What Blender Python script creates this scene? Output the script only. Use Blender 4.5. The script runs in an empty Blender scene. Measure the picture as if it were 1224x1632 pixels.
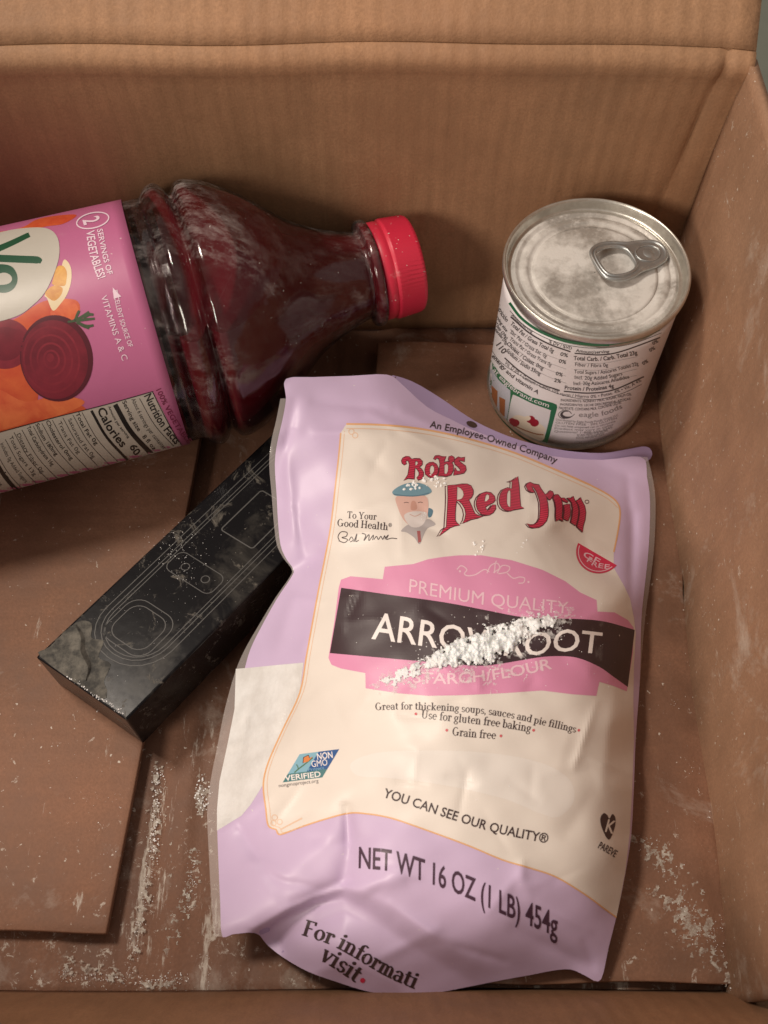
import bpy, bmesh, math, random
import numpy as np
from mathutils import Vector, Matrix
from mathutils.geometry import tessellate_polygon
random.seed(7); np.random.seed(7)
scene = bpy.context.scene
COL = scene.collection

# ------------------------------------------------------------------ camera
F_PX, PITCH, CAM_H = 1600.0, math.radians(60.9), 0.388
cam_d = bpy.data.cameras.new('camera')
cam = bpy.data.objects.new('camera', cam_d); COL.objects.link(cam)
cam.location = (0, 0, CAM_H)
cam.rotation_euler = (math.radians(90) - PITCH, 0, 0)
cam_d.sensor_fit = 'VERTICAL'; cam_d.sensor_height = 36.0
cam_d.lens = F_PX / 1632.0 * 36.0
cam_d.clip_start = 0.01; cam_d.clip_end = 50
cam_d.dof.use_dof = True; cam_d.dof.focus_distance = 0.40; cam_d.dof.aperture_fstop = 16
scene.camera = cam

# ------------------------------------------------------------------ light
world = bpy.data.worlds.new('World'); scene.world = world; world.use_nodes = True
bg = world.node_tree.nodes['Background']
bg.inputs['Color'].default_value = (1.0, 0.86, 0.76, 1); bg.inputs['Strength'].default_value = 0.34

def lamp(name, loc, target, energy, size, color):
    d = bpy.data.lights.new(name, 'AREA'); d.shape = 'DISK'; d.size = size; d.energy = energy; d.color = color
    o = bpy.data.objects.new(name, d); COL.objects.link(o); o.location = loc
    o.rotation_euler = (Vector(target) - Vector(loc)).to_track_quat('-Z', 'Y').to_euler()
    return o
lamp('ceiling_lamp', (-0.42, 0.36, 1.00), (0, 0.17, 0), 6.6, 0.18, (1.0, 0.88, 0.76))
lamp('room_lamp', (-0.85, -0.55, 0.70), (0.05, 0.25, 0.05), 10.2, 0.40, (1.0, 0.87, 0.75))
vs = scene.view_settings
vs.view_transform = 'Standard'; vs.look = 'None'; vs.exposure = 0.0; vs.gamma = 1.0

# ------------------------------------------------------------------ helpers
FW = np.array([0, math.cos(PITCH), -math.sin(PITCH)]); UPV = np.array([0, math.sin(PITCH), math.cos(PITCH)])
C0 = np.array([0, 0, CAM_H])
def ray(px, py): return FW * F_PX + np.array([px - 612.0, 0, 0]) + UPV * (816.0 - py)
def at(px, py, z):
    d = ray(px, py); return C0 + d * ((z - CAM_H) / d[2])

def mesh_obj(name, verts, faces, mats, parent=None, smooth=True, idx=None):
    me = bpy.data.meshes.new(name)
    me.from_pydata([tuple(map(float, v)) for v in verts], [], faces)
    if not isinstance(mats, (list, tuple)): mats = [mats]
    for m in mats: me.materials.append(m)
    if idx is not None: me.polygons.foreach_set('material_index', idx)
    if smooth: me.polygons.foreach_set('use_smooth', [True] * len(me.polygons))
    me.update()
    o = bpy.data.objects.new(name, me); COL.objects.link(o)
    if parent: o.parent = parent; o.matrix_parent_inverse = parent.matrix_world.inverted()
    return o
def thing(name, label, cat, loc=(0, 0, 0), group=None):
    o = bpy.data.objects.new(name, None); COL.objects.link(o); o.location = loc
    o.empty_display_size = 0.01
    bpy.context.view_layer.update()
    o['label'] = label; o['category'] = cat
    if group: o['group'] = group
    return o
def bm_obj(name, bm, mats, parent=None, smooth=False):
    me = bpy.data.meshes.new(name); bm.to_mesh(me); bm.free()
    if not isinstance(mats, (list, tuple)): mats = [mats]
    for m in mats: me.materials.append(m)
    if smooth: me.polygons.foreach_set('use_smooth', [True] * len(me.polygons))
    o = bpy.data.objects.new(name, me); COL.objects.link(o)
    if parent: o.parent = parent; o.matrix_parent_inverse = parent.matrix_world.inverted()
    return o
def grid(nu, nv, fn):
    vs_ = [fn(i / nu, j / nv) for j in range(nv + 1) for i in range(nu + 1)]
    fs = [(j * (nu + 1) + i, j * (nu + 1) + i + 1, (j + 1) * (nu + 1) + i + 1, (j + 1) * (nu + 1) + i) for j in range(nv) for i in range(nu)]
    return vs_, fs
def solidify(o, t, off=-1.0, bev=0.0):
    m = o.modifiers.new('thickness', 'SOLIDIFY'); m.thickness = t; m.offset = off
    if bev:
        b = o.modifiers.new('bevel', 'BEVEL'); b.width = bev; b.segments = 2; b.limit_method = 'ANGLE'; b.angle_limit = math.radians(50)
    return o
def lathe(profile, A, D, n=128, closed=True):
    """profile: (distance along axis, radius)"""
    D = np.array(D, float); D /= np.linalg.norm(D)
    t = np.array([0, 0, 1.0]) if abs(D[2]) < .9 else np.array([1.0, 0, 0])
    e1 = np.cross(D, t); e1 /= np.linalg.norm(e1); e2 = np.cross(D, e1)
    V, Fc = [], []
    for s, r in profile:
        for k in range(n):
            a = 2 * math.pi * k / n
            V.append(np.array(A) + D * s + (e1 * math.cos(a) + e2 * math.sin(a)) * r)
    for i in range(len(profile) - 1):
        for k in range(n):
            a, b = i * n + k, i * n + (k + 1) % n
            Fc.append((a, b, b + n, a + n))
    return V, Fc
def spline(pts, n=8, closed=False):
    pts = [np.array(p, float) for p in pts]; out = []
    N = len(pts); rng = range(N if closed else N - 1)
    for i in rng:
        p1, p2 = pts[i], pts[(i + 1) % N]
        p0 = pts[(i - 1) % N] if closed or i > 0 else 2 * p1 - p2
        p3 = pts[(i + 2) % N] if closed or i < N - 2 else 2 * p2 - p1
        for k in range(n):
            t = k / n
            out.append(.5 * ((2 * p1) + (-p0 + p2) * t + (2 * p0 - 5 * p1 + 4 * p2 - p3) * t * t + (-p0 + 3 * p1 - 3 * p2 + p3) * t ** 3))
    if not closed: out.append(pts[-1])
    return out

# ------------------------------------------------------------------ materials
class NT:
    def __init__(self, name):
        self.m = bpy.data.materials.new(name); self.m.use_nodes = True
        self.t = self.m.node_tree; self.b = self.t.nodes['Principled BSDF']; self.out = self.t.nodes['Material Output']
        self.co = None
    def n(self, typ, **kw):
        o = self.t.nodes.new(typ)
        for k, v in kw.items(): setattr(o, k, v)
        return o
    def l(self, a, b): self.t.links.new(a, b)
    def coord(self, scale=(1, 1, 1), rot=(0, 0, 0)):
        if self.co is None: self.co = self.n('ShaderNodeNewGeometry')
        mp = self.n('ShaderNodeMapping'); mp.inputs['Scale'].default_value = scale; mp.inputs['Rotation'].default_value = rot
        self.l(self.co.outputs['Position'], mp.inputs['Vector']); return mp.outputs['Vector']
    def noise(self, scale, detail=4, rough=.55, vec=None, dist=0):
        o = self.n('ShaderNodeTexNoise'); o.inputs['Scale'].default_value = scale; o.inputs['Detail'].default_value = detail
        o.inputs['Roughness'].default_value = rough; o.inputs['Distortion'].default_value = dist
        self.l(vec if vec is not None else self.coord(), o.inputs['Vector']); return o.outputs['Fac']
    def ramp(self, fac, stops):
        o = self.n('ShaderNodeValToRGB'); e = o.color_ramp.elements
        while len(e) < len(stops): e.new(.5)
        for k, (p, c) in enumerate(stops):
            e[k].position = p; e[k].color = (c, c, c, 1) if isinstance(c, (int, float)) else (*c, 1)
        self.l(fac, o.inputs['Fac']); return o.outputs['Color']
    def mix(self, fac, a, b, mode='MIX'):
        o = self.n('ShaderNodeMix', data_type='RGBA', blend_type=mode)
        for s, v in ((o.inputs[0], fac), (o.inputs[6], a), (o.inputs[7], b)):
            if isinstance(v, (int, float)): s.default_value = v
            elif isinstance(v, tuple): s.default_value = (*v, 1)
            else: self.l(v, s)
        return o.outputs[2]
    def math(self, op, a, b=0.0):
        o = self.n('ShaderNodeMath', operation=op)
        for s, v in ((o.inputs[0], a), (o.inputs[1], b)):
            if isinstance(v, (int, float)): s.default_value = v
            else: self.l(v, s)
        return o.outputs[0]
    def bump(self, h, strength, dist=.001, prev=None):
        o = self.n('ShaderNodeBump'); o.inputs['Strength'].default_value = strength; o.inputs['Distance'].default_value = dist
        self.l(h, o.inputs['Height'])
        if prev is not None: self.l(prev, o.inputs['Normal'])
        return o.outputs['Normal']
    def set(self, **kw):
        for k, v in kw.items():
            s = self.b.inputs[k.replace('_', ' ')]
            if isinstance(v, tuple): s.default_value = (*v, 1) if len(v) == 3 else v
            elif isinstance(v, (int, float)): s.default_value = v
            else: self.l(v, s)
        return self.m

DUST = (.74, .70, .64)
def cardboard(name, col=(.30, .165, .085), axis='X', dust=0.0, dark=.8, period=.0062, ridge=.25, run=(1, 1, .03), front=0.0, sw=1.0):
    m = NT(name)
    fib = m.noise(900, 3, .6, m.coord((1, 1, 1)))
    blot = m.noise(38, 5, .6)
    big = m.noise(9, 3, .5)
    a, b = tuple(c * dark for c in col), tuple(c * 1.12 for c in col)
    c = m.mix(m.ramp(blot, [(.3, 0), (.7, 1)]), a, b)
    c = m.mix(m.ramp(fib, [(.35, .0), (.65, .48)]), c, tuple(x * .62 for x in col))
    c = m.mix(m.ramp(big, [(.35, 0), (.7, .25)]), c, (col[0] * 1.05, col[1] * .86, col[2] * .80))
    strk = m.noise(330, 3, .6, m.coord(run)); strk2 = m.noise(110, 2, .5, m.coord(run))
    c = m.mix(m.ramp(strk, [(.40, 0), (.72, .34 * sw)]), c, tuple(x * .66 for x in col)); c = m.mix(m.ramp(strk2, [(.45, 0), (.7, .10 * sw)]), c, tuple(min(1, x * 1.35) for x in col))
    # flutes: faint regular ridges
    sc = 1 / period
    w = m.n('ShaderNodeTexWave', wave_type='BANDS', bands_direction=axis, wave_profile='SIN')
    w.inputs['Scale'].default_value = sc * 2 * math.pi / 20; w.inputs['Distortion'].default_value = 1.1; w.inputs['Detail'].default_value = 2; w.inputs['Detail Scale'].default_value = .4
    m.l(m.coord(), w.inputs['Vector'])
    mott = m.noise(30, 4, .7)
    wv = m.math('MULTIPLY', w.outputs['Fac'], m.ramp(mott, [(.35, .15), (.7, 1)]))
    nb = m.bump(wv, ridge, .0009)
    nb = m.bump(strk, .30 * sw, .0006, nb); nb = m.bump(fib, .3, .0005, nb); nb = m.bump(blot, .25, .002, nb)
    rough = m.mix(m.ramp(blot, [(.3, 0), (.7, 1)]), (.55,) * 3, (.75,) * 3)
    if dust:
        sx_ = m.n('ShaderNodeSeparateXYZ'); m.l(m.coord(), sx_.inputs[0])
        nr = m.math('MULTIPLY', m.ramp(m.math('MULTIPLY', sx_.outputs['Y'], 5.0), [(.12, 1), (.62, 0)]), front)      # more of it has slid to the near end
        def thr(n_, lo, hi, top): return m.ramp(m.math('ADD', n_, nr), [(lo, 0), (hi, top)])
        sm = thr(m.noise(26, 9, .72, None, .4), .63 - .10 * dust, .78 - .08 * dust, .45)
        stret = thr(m.noise(60, 9, .78, m.coord((1.6, .25, 1))), .67 - .08 * dust, .715 - .06 * dust, .8)
        fine = thr(m.noise(190, 8, .8, None, .6), .66 - .06 * dust, .70 - .06 * dust, .8)
        sp = m.ramp(m.noise(520, 2, .5), [(.735 - .03 * dust, 0), (.765 - .03 * dust, .9)])
        f = m.math('MAXIMUM', m.math('MAXIMUM', sm, sp), m.math('MAXIMUM', stret, fine))
        c = m.mix(f, c, (.58, .52, .45))
    m.set(Base_Color=c, Roughness=rough, Normal=nb, Specular_IOR_Level=.35)
    return m.m

M = {}
M['card_back'] = cardboard('cardboard_wall', (.36, .200, .108), 'X', 0, ridge=.34, period=.0070)
M['card_right'] = cardboard('cardboard_side', (.31, .178, .108), 'Y', .62, ridge=.16, sw=.6)
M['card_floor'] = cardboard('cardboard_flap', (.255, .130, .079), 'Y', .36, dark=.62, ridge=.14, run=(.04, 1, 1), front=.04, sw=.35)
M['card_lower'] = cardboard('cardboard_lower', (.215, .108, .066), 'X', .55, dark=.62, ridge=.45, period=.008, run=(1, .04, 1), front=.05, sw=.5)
M['card_out'] = cardboard('cardboard_plain', (.28, .145, .075), 'X', .0, ridge=.25)

def plain(name, col, rough=.5, metal=0., **kw):
    m = NT(name); return m.set(Base_Color=col, Roughness=rough, Metallic=metal, **kw)
def film(name, col, rough=.40, dust=.25, coat=.12):
    m = NT(name)
    n1 = m.noise(30, 4, .5)
    c = m.mix(m.ramp(n1, [(.3, 0), (.7, 1)]), tuple(x * .95 for x in col), tuple(min(1, x * 1.03) for x in col))
    sp = m.ramp(m.noise(700, 2, .5), [(.77 - .06 * dust, 0), (.80 - .06 * dust, .8)])
    sm = m.ramp(m.noise(55, 7, .7, None, .3), [(.62, 0), (.82, .45 * min(1, dust * 2))])
    c = m.mix(m.math('MAXIMUM', sp, sm), c, DUST)
    nb = m.bump(m.noise(140, 3, .5), .10, .0008)
    rr = m.mix(sm, (rough,) * 3, (.8,) * 3)
    return m.set(Base_Color=c, Roughness=rr, Normal=nb, Coat_Weight=coat, Coat_Roughness=.25)
def ink(name, col, rough=.45, dust=.0):
    return film(name, col, rough, dust, .1) if dust else plain(name, col, rough)

# ------------------------------------------------------------------ print: 2D outlines laid on a curved surface
def tri_poly(outer, holes=()):
    loops = [[Vector((p[0], p[1], 0)) for p in outer]] + [[Vector((p[0], p[1], 0)) for p in h] for h in holes]
    pts = [p for l in loops for p in l]
    return [[(pts[i].x, pts[i].y) for i in t] for t in tessellate_polygon(loops)]
def ribbon(pts, w, closed=False):
    P = [np.array(p, float) for p in pts]; N = len(P); L, R = [], []
    for i in range(N):
        a = P[(i - 1) % N] if closed or i else P[i]; b = P[(i + 1) % N] if closed or i < N - 1 else P[i]
        d = b - a; d = d / (np.linalg.norm(d) + 1e-9); n = np.array([-d[1], d[0]])
        ww = w(i / (N - 1)) if callable(w) else w
        L.append(P[i] + n * ww / 2); R.append(P[i] - n * ww / 2)
    out = []
    for i in range(N if closed else N - 1):
        j = (i + 1) % N
        out.append([tuple(L[i]), tuple(L[j]), tuple(R[j])]); out.append([tuple(L[i]), tuple(R[j]), tuple(R[i])])
    return out
_glyphs = {}
def text_tris(s, bold=0.0, spacing=1.0):
    """flat triangles of a line of type, cap height 1, starting at x = 0; returns (tris, width)"""
    if 'M' in s: bold = 0.0
    key = (s, bold, spacing)
    if key in _glyphs: return _glyphs[key]
    cu = bpy.data.curves.new('type', 'FONT'); cu.body = s; cu.size = 1.0; cu.offset = bold; cu.space_character = spacing; cu.resolution_u = 3
    o = bpy.data.objects.new('type', cu); COL.objects.link(o)
    bpy.context.view_layer.update()
    me = bpy.data.meshes.new_from_object(o.evaluated_get(bpy.context.evaluated_depsgraph_get()))
    me.calc_loop_triangles()
    v = np.array([x.co[:2] for x in me.vertices]) if len(me.vertices) else np.zeros((0, 2))
    T = [[tuple(v[i]) for i in t.vertices] for t in me.loop_triangles]
    bpy.data.objects.remove(o); bpy.data.curves.remove(cu); bpy.data.meshes.remove(me)
    k = 1 / CAPH
    x0 = v[:, 0].min() if len(v) else 0
    T = [[((x - x0) * k, y * k) for x, y in t] for t in T]; w = (v[:, 0].max() - x0) * k if len(v) else 1
    _glyphs[key] = (T, w); return T, w
CAPH = 1.0
_t, _w = text_tris('H'); CAPH = max(y for t in _t for _, y in t); _glyphs.clear()
def text_on(s, base, h, bold=.02, spacing=1.0, up=None, fit=True, serif=False):
    """type set along a baseline polyline (y down); stretched to fit it unless fit is off"""
    T, w = serif_tris(s) if serif else text_tris(s, bold * .45, spacing)
    B = spline(base, 10) if len(base) > 2 else [np.array(base[0], float) + (np.array(base[1], float) - np.array(base[0], float)) * k / 12 for k in range(13)]
    B = np.array(B); seg = np.linalg.norm(np.diff(B, axis=0), axis=1); cum = np.r_[0, np.cumsum(seg)]
    sx = cum[-1] / w if fit else h
    out = []
    for t in T:
        q = []
        for x, y in t:
            s_ = min(max(x * sx, 0), cum[-1] - 1e-6); i = int(np.searchsorted(cum, s_, 'right') - 1); i = min(i, len(seg) - 1)
            f = (s_ - cum[i]) / seg[i]; p = B[i] + (B[i + 1] - B[i]) * f
            i0, i1 = max(0, i - 2), min(len(B) - 1, i + 3)
            d = B[i1] - B[i0]; d /= np.linalg.norm(d)
            n = np.array([d[1], -d[0]]) if up is None else np.array(up, float)
            hh = h(s_ / cum[-1]) if callable(h) else h
            q.append(tuple(p + n * y * hh))
        out.append(q)
    return out
# a small slab-serif alphabet drawn with strokes (cap height 1, x-height .66)
def _v(x, y0, y1, top='l', bot='b', w=.155):
    o = [[(x - w / 2, y0), (x + w / 2, y0), (x + w / 2, y1), (x - w / 2, y1)]]
    if bot == 'b': o.append([(x - .17, y0), (x + .17, y0), (x + .17, y0 + .065), (x - .17, y0 + .065)])
    if top == 'l': o.append([(x - .19, y1 - .075), (x, y1 - .075), (x, y1), (x - .19, y1 - .02)])
    if top == 'b': o.append([(x - .17, y1 - .065), (x + .17, y1 - .065), (x + .17, y1), (x - .17, y1)])
    return o
def _arc(cx, cy, rx, ry, a0, a1, thick=.15, thin=.065, n=14):
    o = []; pr = None
    for k in range(n + 1):
        a = math.radians(a0 + (a1 - a0) * k / n); c, s_ = math.cos(a), math.sin(a); w = thin + (thick - thin) * abs(c)
        p = ((cx + (rx + w / 2) * c, cy + (ry + thin / 2) * s_), (cx + (rx - w / 2) * c, cy + (ry - thin / 2) * s_))
        if pr: o.append([pr[0], p[0], p[1], pr[1]])
        pr = p
    return o
def _ln(x0, y0, x1, y1, w=.12):
    d = math.hypot(x1 - x0, y1 - y0); nx, ny = -(y1 - y0) / d * w / 2, (x1 - x0) / d * w / 2
    return [[(x0 + nx, y0 + ny), (x1 + nx, y1 + ny), (x1 - nx, y1 - ny), (x0 - nx, y0 - ny)]]
def _dot(x, y, r=.095): return [[(x + r * math.cos(k * .785), y + r * math.sin(k * .785)) for k in range(8)]]
X = .66
SERIF = {
 'a': (_v(.46, 0, .42, '') + _arc(.28, .44, .18, .19, 0, 165) + _arc(.25, .18, .17, .17, 60, 330) + _ln(.46, .04, .60, .03, .07), .62),
 'b': (_v(.17, 0, 1, 'l', '') + _arc(.36, .32, .21, .31, -150, 150), .68), 'c': (_arc(.32, .32, .22, .31, 45, 320) + _dot(.47, .52, .08), .60),
 'd': (_v(.52, 0, 1, 'l', '') + _arc(.31, .32, .21, .31, 30, 330) + _ln(.52, .03, .68, .03, .07), .70), 'e': (_arc(.32, .32, .22, .31, 0, 320) + _ln(.12, .36, .54, .36, .065), .62),
 'f': (_v(.22, 0, .78, '') + _arc(.38, .78, .16, .2, 40, 180) + _ln(.05, .62, .42, .62, .07), .44), 'g': (_arc(.28, .42, .18, .22, 0, 360) + _arc(.28, -.1, .22, .16, 0, 360, .12) + _ln(.16, .2, .2, .06, .1) + _ln(.42, .58, .58, .62, .07), .60),
 'h': (_v(.18, 0, 1) + _arc(.36, .42, .18, .23, 0, 150) + _v(.54, 0, .42, ''), .74), 'i': (_v(.2, 0, X) + _dot(.19, .87), .40), 'k': (_v(.18, 0, 1) + _ln(.24, .3, .52, .62, .08) + _ln(.3, .36, .58, .03, .14) + _ln(.44, .63, .66, .63, .07) + _ln(.46, .03, .70, .03, .07), .72),
 'l': (_v(.2, 0, 1), .40), 'm': (_v(.18, 0, X) + _arc(.34, .42, .16, .23, 0, 150) + _v(.50, 0, .42, '') + _arc(.66, .42, .16, .23, 0, 150) + _v(.82, 0, .42, ''), 1.02), 'n': (_v(.18, 0, X) + _arc(.36, .42, .18, .23, 0, 150) + _v(.54, 0, .42, ''), .74),
 'o': (_arc(.33, .32, .23, .31, 0, 360, n=24), .66), 'p': (_v(.18, -.3, X) + _arc(.37, .32, .21, .31, -150, 150), .70), 'r': (_v(.18, 0, X) + _arc(.36, .42, .16, .22, 60, 150) + _dot(.44, .55, .08), .52),
 's': (_arc(.27, .47, .16, .16, 20, 270, .12) + _arc(.27, .17, .17, .15, -160, 90, .12), .52), 't': (_v(.2, .1, .86, '', '') + _arc(.34, .16, .14, .13, 180, 300) + _ln(.04, .62, .42, .62, .07), .46), 'u': (_v(.17, .22, X, 'l', '') + _arc(.35, .22, .18, .2, 180, 340) + _v(.53, 0, X, 'l', ''), .72),
 'v': (_ln(.1, X, .32, 0, .15) + _ln(.54, X, .32, 0, .07) + _ln(0, .63, .24, .63, .07) + _ln(.42, .63, .66, .63, .07), .62),
 'F': (_v(.2, 0, 1, 'b') + _ln(.2, .965, .66, .965, .07) + _ln(.2, .52, .52, .52, .07) + _ln(.64, 1, .64, .78, .08), .70), 'G': (_arc(.45, .5, .33, .48, 45, 330, .17) + _v(.74, .05, .45, 'b', ''), .96), 'H': (_v(.2, 0, 1, 'b') + _v(.72, 0, 1, 'b') + _ln(.2, .52, .72, .52, .07), .94),
 'T': (_v(.4, 0, 1, '') + _ln(.06, .965, .74, .965, .07) + _ln(.08, 1, .08, .76, .08) + _ln(.72, 1, .72, .76, .08), .80), 'U': (_v(.2, .35, 1, 'b', '') + _arc(.45, .35, .25, .33, 180, 360, .13) + _v(.70, .35, 1, 'b', '', .08), .92), 'Y': (_v(.42, 0, .45, '') + _ln(.16, 1, .42, .42, .16) + _ln(.70, 1, .42, .42, .08) + _ln(0, .965, .3, .965, .07) + _ln(.56, .965, .86, .965, .07), .86),
 ',': (_dot(.12, .06, .09) + _ln(.16, .06, .08, -.16, .07), .26), ' ': ([], .30), '.': (_dot(.12, .07), .24), '®': (_arc(.25, .72, .2, .24, 0, 360, .06, .05, 18) + _ln(.19, .6, .19, .84, .06) + _ln(.2, .8, .32, .76, .06) + _ln(.22, .72, .32, .6, .06), .5)}
def serif_tris(s):
    x = 0; out = []
    for ch in s:
        g_, adv = SERIF[ch]
        for q in g_:
            for k in range(1, len(q) - 1): out.append([(q[0][0] + x, q[0][1]), (q[k][0] + x, q[k][1]), (q[k + 1][0] + x, q[k + 1][1])])
        x += adv
    return out, x
def clip_axis(poly, ax, v, keep_less):
    out = []
    for i in range(len(poly)):
        a, b = poly[i - 1], poly[i]
        ia = (a[ax] <= v) if keep_less else (a[ax] >= v); ib = (b[ax] <= v) if keep_less else (b[ax] >= v)
        if ia != ib:
            t = (v - a[ax]) / (b[ax] - a[ax]); out.append((a[0] + (b[0] - a[0]) * t, a[1] + (b[1] - a[1]) * t))
        if ib: out.append(b)
    return out
def cut_grid(tris, step):
    out = []
    for t in tris:
        x0 = math.floor(min(p[0] for p in t) / step); x1 = math.floor(max(p[0] for p in t) / step)
        for i in range(x0, x1 + 1):
            s = t
            if x1 > x0: s = clip_axis(clip_axis(s, 0, i * step, False), 0, (i + 1) * step, True)
            if len(s) < 3: continue
            y0 = math.floor(min(p[1] for p in s) / step); y1 = math.floor(max(p[1] for p in s) / step)
            for j in range(y0, y1 + 1):
                q = s
                if y1 > y0: q = clip_axis(clip_axis(q, 1, j * step, False), 1, (j + 1) * step, True)
                if len(q) >= 3: out.append(q)
    return out
def print_on(name, layers, surf, mats, parent, step=6.0):
    """layers: list of (triangles, material key, height above the surface in mm)"""
    V, Fc, I, slots = [], [], [], []
    for tris, mk, off in layers:
        if mk not in slots: slots.append(mk)
        for poly in cut_grid(tris, step):
            ar = sum(poly[k - 1][0] * poly[k][1] - poly[k][0] * poly[k - 1][1] for k in range(len(poly)))
            if abs(ar) < step * step * 1e-7: continue
            if ar > 0: poly = poly[::-1]
            b = len(V)
            for p in poly: V.append(surf(p[0], p[1], off * .001))
            Fc.append(tuple(range(b, b + len(poly)))); I.append(slots.index(mk))
    return mesh_obj(name, V, Fc, [mats[k] for k in slots], parent, smooth=False, idx=I)
def zc(pts, ox, oy, s): return [(ox + x / s, oy + y / s) for x, y in pts]
def circle(cx, cy, rx, ry=None, n=40, a0=0, a1=2 * math.pi, rot=0):
    ry = rx if ry is None else ry; out = []
    for k in range(n):
        a = a0 + (a1 - a0) * k / (n if abs(a1 - a0 - 2 * math.pi) < 1e-6 else n - 1)
        x, y = rx * math.cos(a), ry * math.sin(a)
        out.append((cx + x * math.cos(rot) - y * math.sin(rot), cy + x * math.sin(rot) + y * math.cos(rot)))
    return out

# ================================================================== THE CARTON
g = bpy.data.objects.new('ground', bpy.data.meshes.new('ground')); COL.objects.link(g)
bm = bmesh.new(); bmesh.ops.create_grid(bm, x_segments=1, y_segments=1, size=6); bm.to_mesh(g.data); bm.free()
g.location.z = -.0125; g['kind'] = 'structure'
mg = NT('grey_green_floor'); g.data.materials.append(mg.set(Base_Color=mg.mix(mg.noise(60, 4), (.15, .165, .13), (.22, .23, .19)), Roughness=.6))

XL, YF, HW = -.275, .022, .1425
box = thing('cardboard_box', 'open brown corrugated cardboard box dusted with white powder, holding all the items', 'box', (-.07, .17, -.008))
# back wall, bowed, with the flap scored along its top and a crushed crease beside the corner
prof = spline([(.329, -.0085), (.3325, .02), (.3345, .06), (.3335, .10), (.3312, .13), (.3300, .1375), (.3288, .1412), (.3292, .1437), (.332, .1456)], 5)
def back(u, v):
    k = min(int(v * (len(prof) - 1)), len(prof) - 2); f = v * (len(prof) - 1) - k
    y, z = prof[k] * (1 - f) + prof[k + 1] * f
    x = XL + (.1335 + .0035 * max(0, z) / HW - XL) * u
    t = max(0, z) / HW
    e = x - (.1225 + .004 * t - (1 - t) * .006)
    y += .0022 * math.exp(-(e / .0018) ** 2) * (.4 + .6 * t) - (.0016 * min(1, max(0, e / .012)) if e > 0 else 0)
    y += .0012 * math.sin(x * 21 + z * 13) + .0007 * math.sin(x * 60 + 2) * t
    z += .0005 * math.sin(x * 33) * t
    return (x, y, z)
V, Fc = grid(170, len(prof) - 1, back); V = [(x, y, z) for x, y, z in V]
wall = mesh_obj('back_wall', V, [f[::-1] for f in Fc][::1], M['card_back'], box)
solidify(wall, .0035, -1)
topY = [back(i / 60, 1.0) for i in range(61)]
def flap(u, v):
    i = u * 60; k = min(int(i), 59); f = i - k
    p = np.array(topY[k]) * (1 - f) + np.array(topY[k + 1]) * f
    x = p[0] + (.004 * v if u > .99 else 0)
    return (x, p[1] + .0006 + .075 * v + .0012 * math.sin(x * 30 + v * 4) * v, p[2] + .0006 + .062 * v - .006 * v * v + .0015 * math.sin(x * 17) * v)
V, Fc = grid(60, 14, flap); V = [tuple(v) for v in V]
solidify(mesh_obj('top_flap', V, [f[::-1] for f in Fc], M['card_back'], box), .0035, -1)
# right wall
def right(u, v):
    y = .3275 + (YF - .002 - .3275) * u; z = -.0085 + (HW + .0105) * v
    x = .1345 + (.1255 - .1345) * u + .0045 * (z / HW) + .0022 * math.sin(3.1 * v) * math.sin(math.pi * u) + .0008 * math.sin(u * 17 + v * 5)
    x += .0012 * math.exp(-((u - .47 - .05 * v) / .02) ** 2) * (1 - v)
    z += .0012 * math.sin(u * 9) * v
    return (x, y, z)
V, Fc = grid(80, 30, right)
solidify(mesh_obj('side_wall', V, [f[::-1] for f in Fc], M['card_right'], box), .0035, -1)
def left(u, v): return (XL - .002 * v, YF + (.3275 - YF) * u, -.0085 + (HW + .0085) * v)
V, Fc = grid(20, 10, left); solidify(mesh_obj('side_wall', V, [f[::-1] for f in Fc], M['card_right'], box), .0035, -1)
def lflap_shade(u, v): return (XL - .0025 - .030 * v + .002 * math.sin(u * 5) * v, YF + .004 + (.3235 - YF) * u, HW + .0006 + .125 * v)  # unseen left flap, stood upright to keep lamp light off the left side
V, Fc = grid(20, 8, lflap_shade); solidify(mesh_obj('top_flap', V, [f[::-1] for f in Fc], M['card_right'], box), .0035, -1)
def front(u, v):
    x = XL + (.137 - XL) * u
    return (x, YF - .016 * v - .014 * v * v + .0016 * math.sin(x * 26 + 1) * (.3 + v), -.0085 + .085 * v)
V, Fc = grid(80, 14, front); solidify(mesh_obj('front_wall', V, Fc, M['card_out'], box), .0035, -1)
# bottom: outer flaps below, the two short flaps lying on them
def lower(u, v):
    x = XL + (.1295 - XL) * u; y = YF - .001 + (.330 - YF) * v
    return (x, y, -.0085 + .0005 * math.sin(x * 300) + .0007 * math.sin(x * 90 + y * 20))
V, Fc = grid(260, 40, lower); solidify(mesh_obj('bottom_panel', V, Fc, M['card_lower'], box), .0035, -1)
def lflap(u, v):
    y = .0435 + (.311 - .0435) * v
    xr = -.0996 + .0143 * (y - .044) / .2035
    x = XL + .002 + (xr - XL - .002) * u
    return (x, y + .0006 * math.sin(x * 80), .0008 * math.sin(x * 40 + y * 15) - .0012 * (1 - u) * (1 - v))
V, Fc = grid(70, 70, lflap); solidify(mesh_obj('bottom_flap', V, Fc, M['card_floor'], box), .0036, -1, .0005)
def rflap(u, v):
    y = .0270 + (.311 - .0270) * v; xl = -.003 + .002 * math.sin(y * 20)
    xr = .1245 + .0065 * v + .0006 * math.sin(y * 70) + .0003 * math.sin(y * 310)
    x = xl + (xr - xl) * u
    return (x, y + .0005 * math.sin(x * 90), -.0008 + .0008 * math.sin(x * 55 + y * 23) - .0012 * max(0, u - .93) / .07)
V, Fc = grid(60, 90, rflap); solidify(mesh_obj('bottom_flap', V, Fc, M['card_floor'], box), .0036, -1, .0005)

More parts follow.
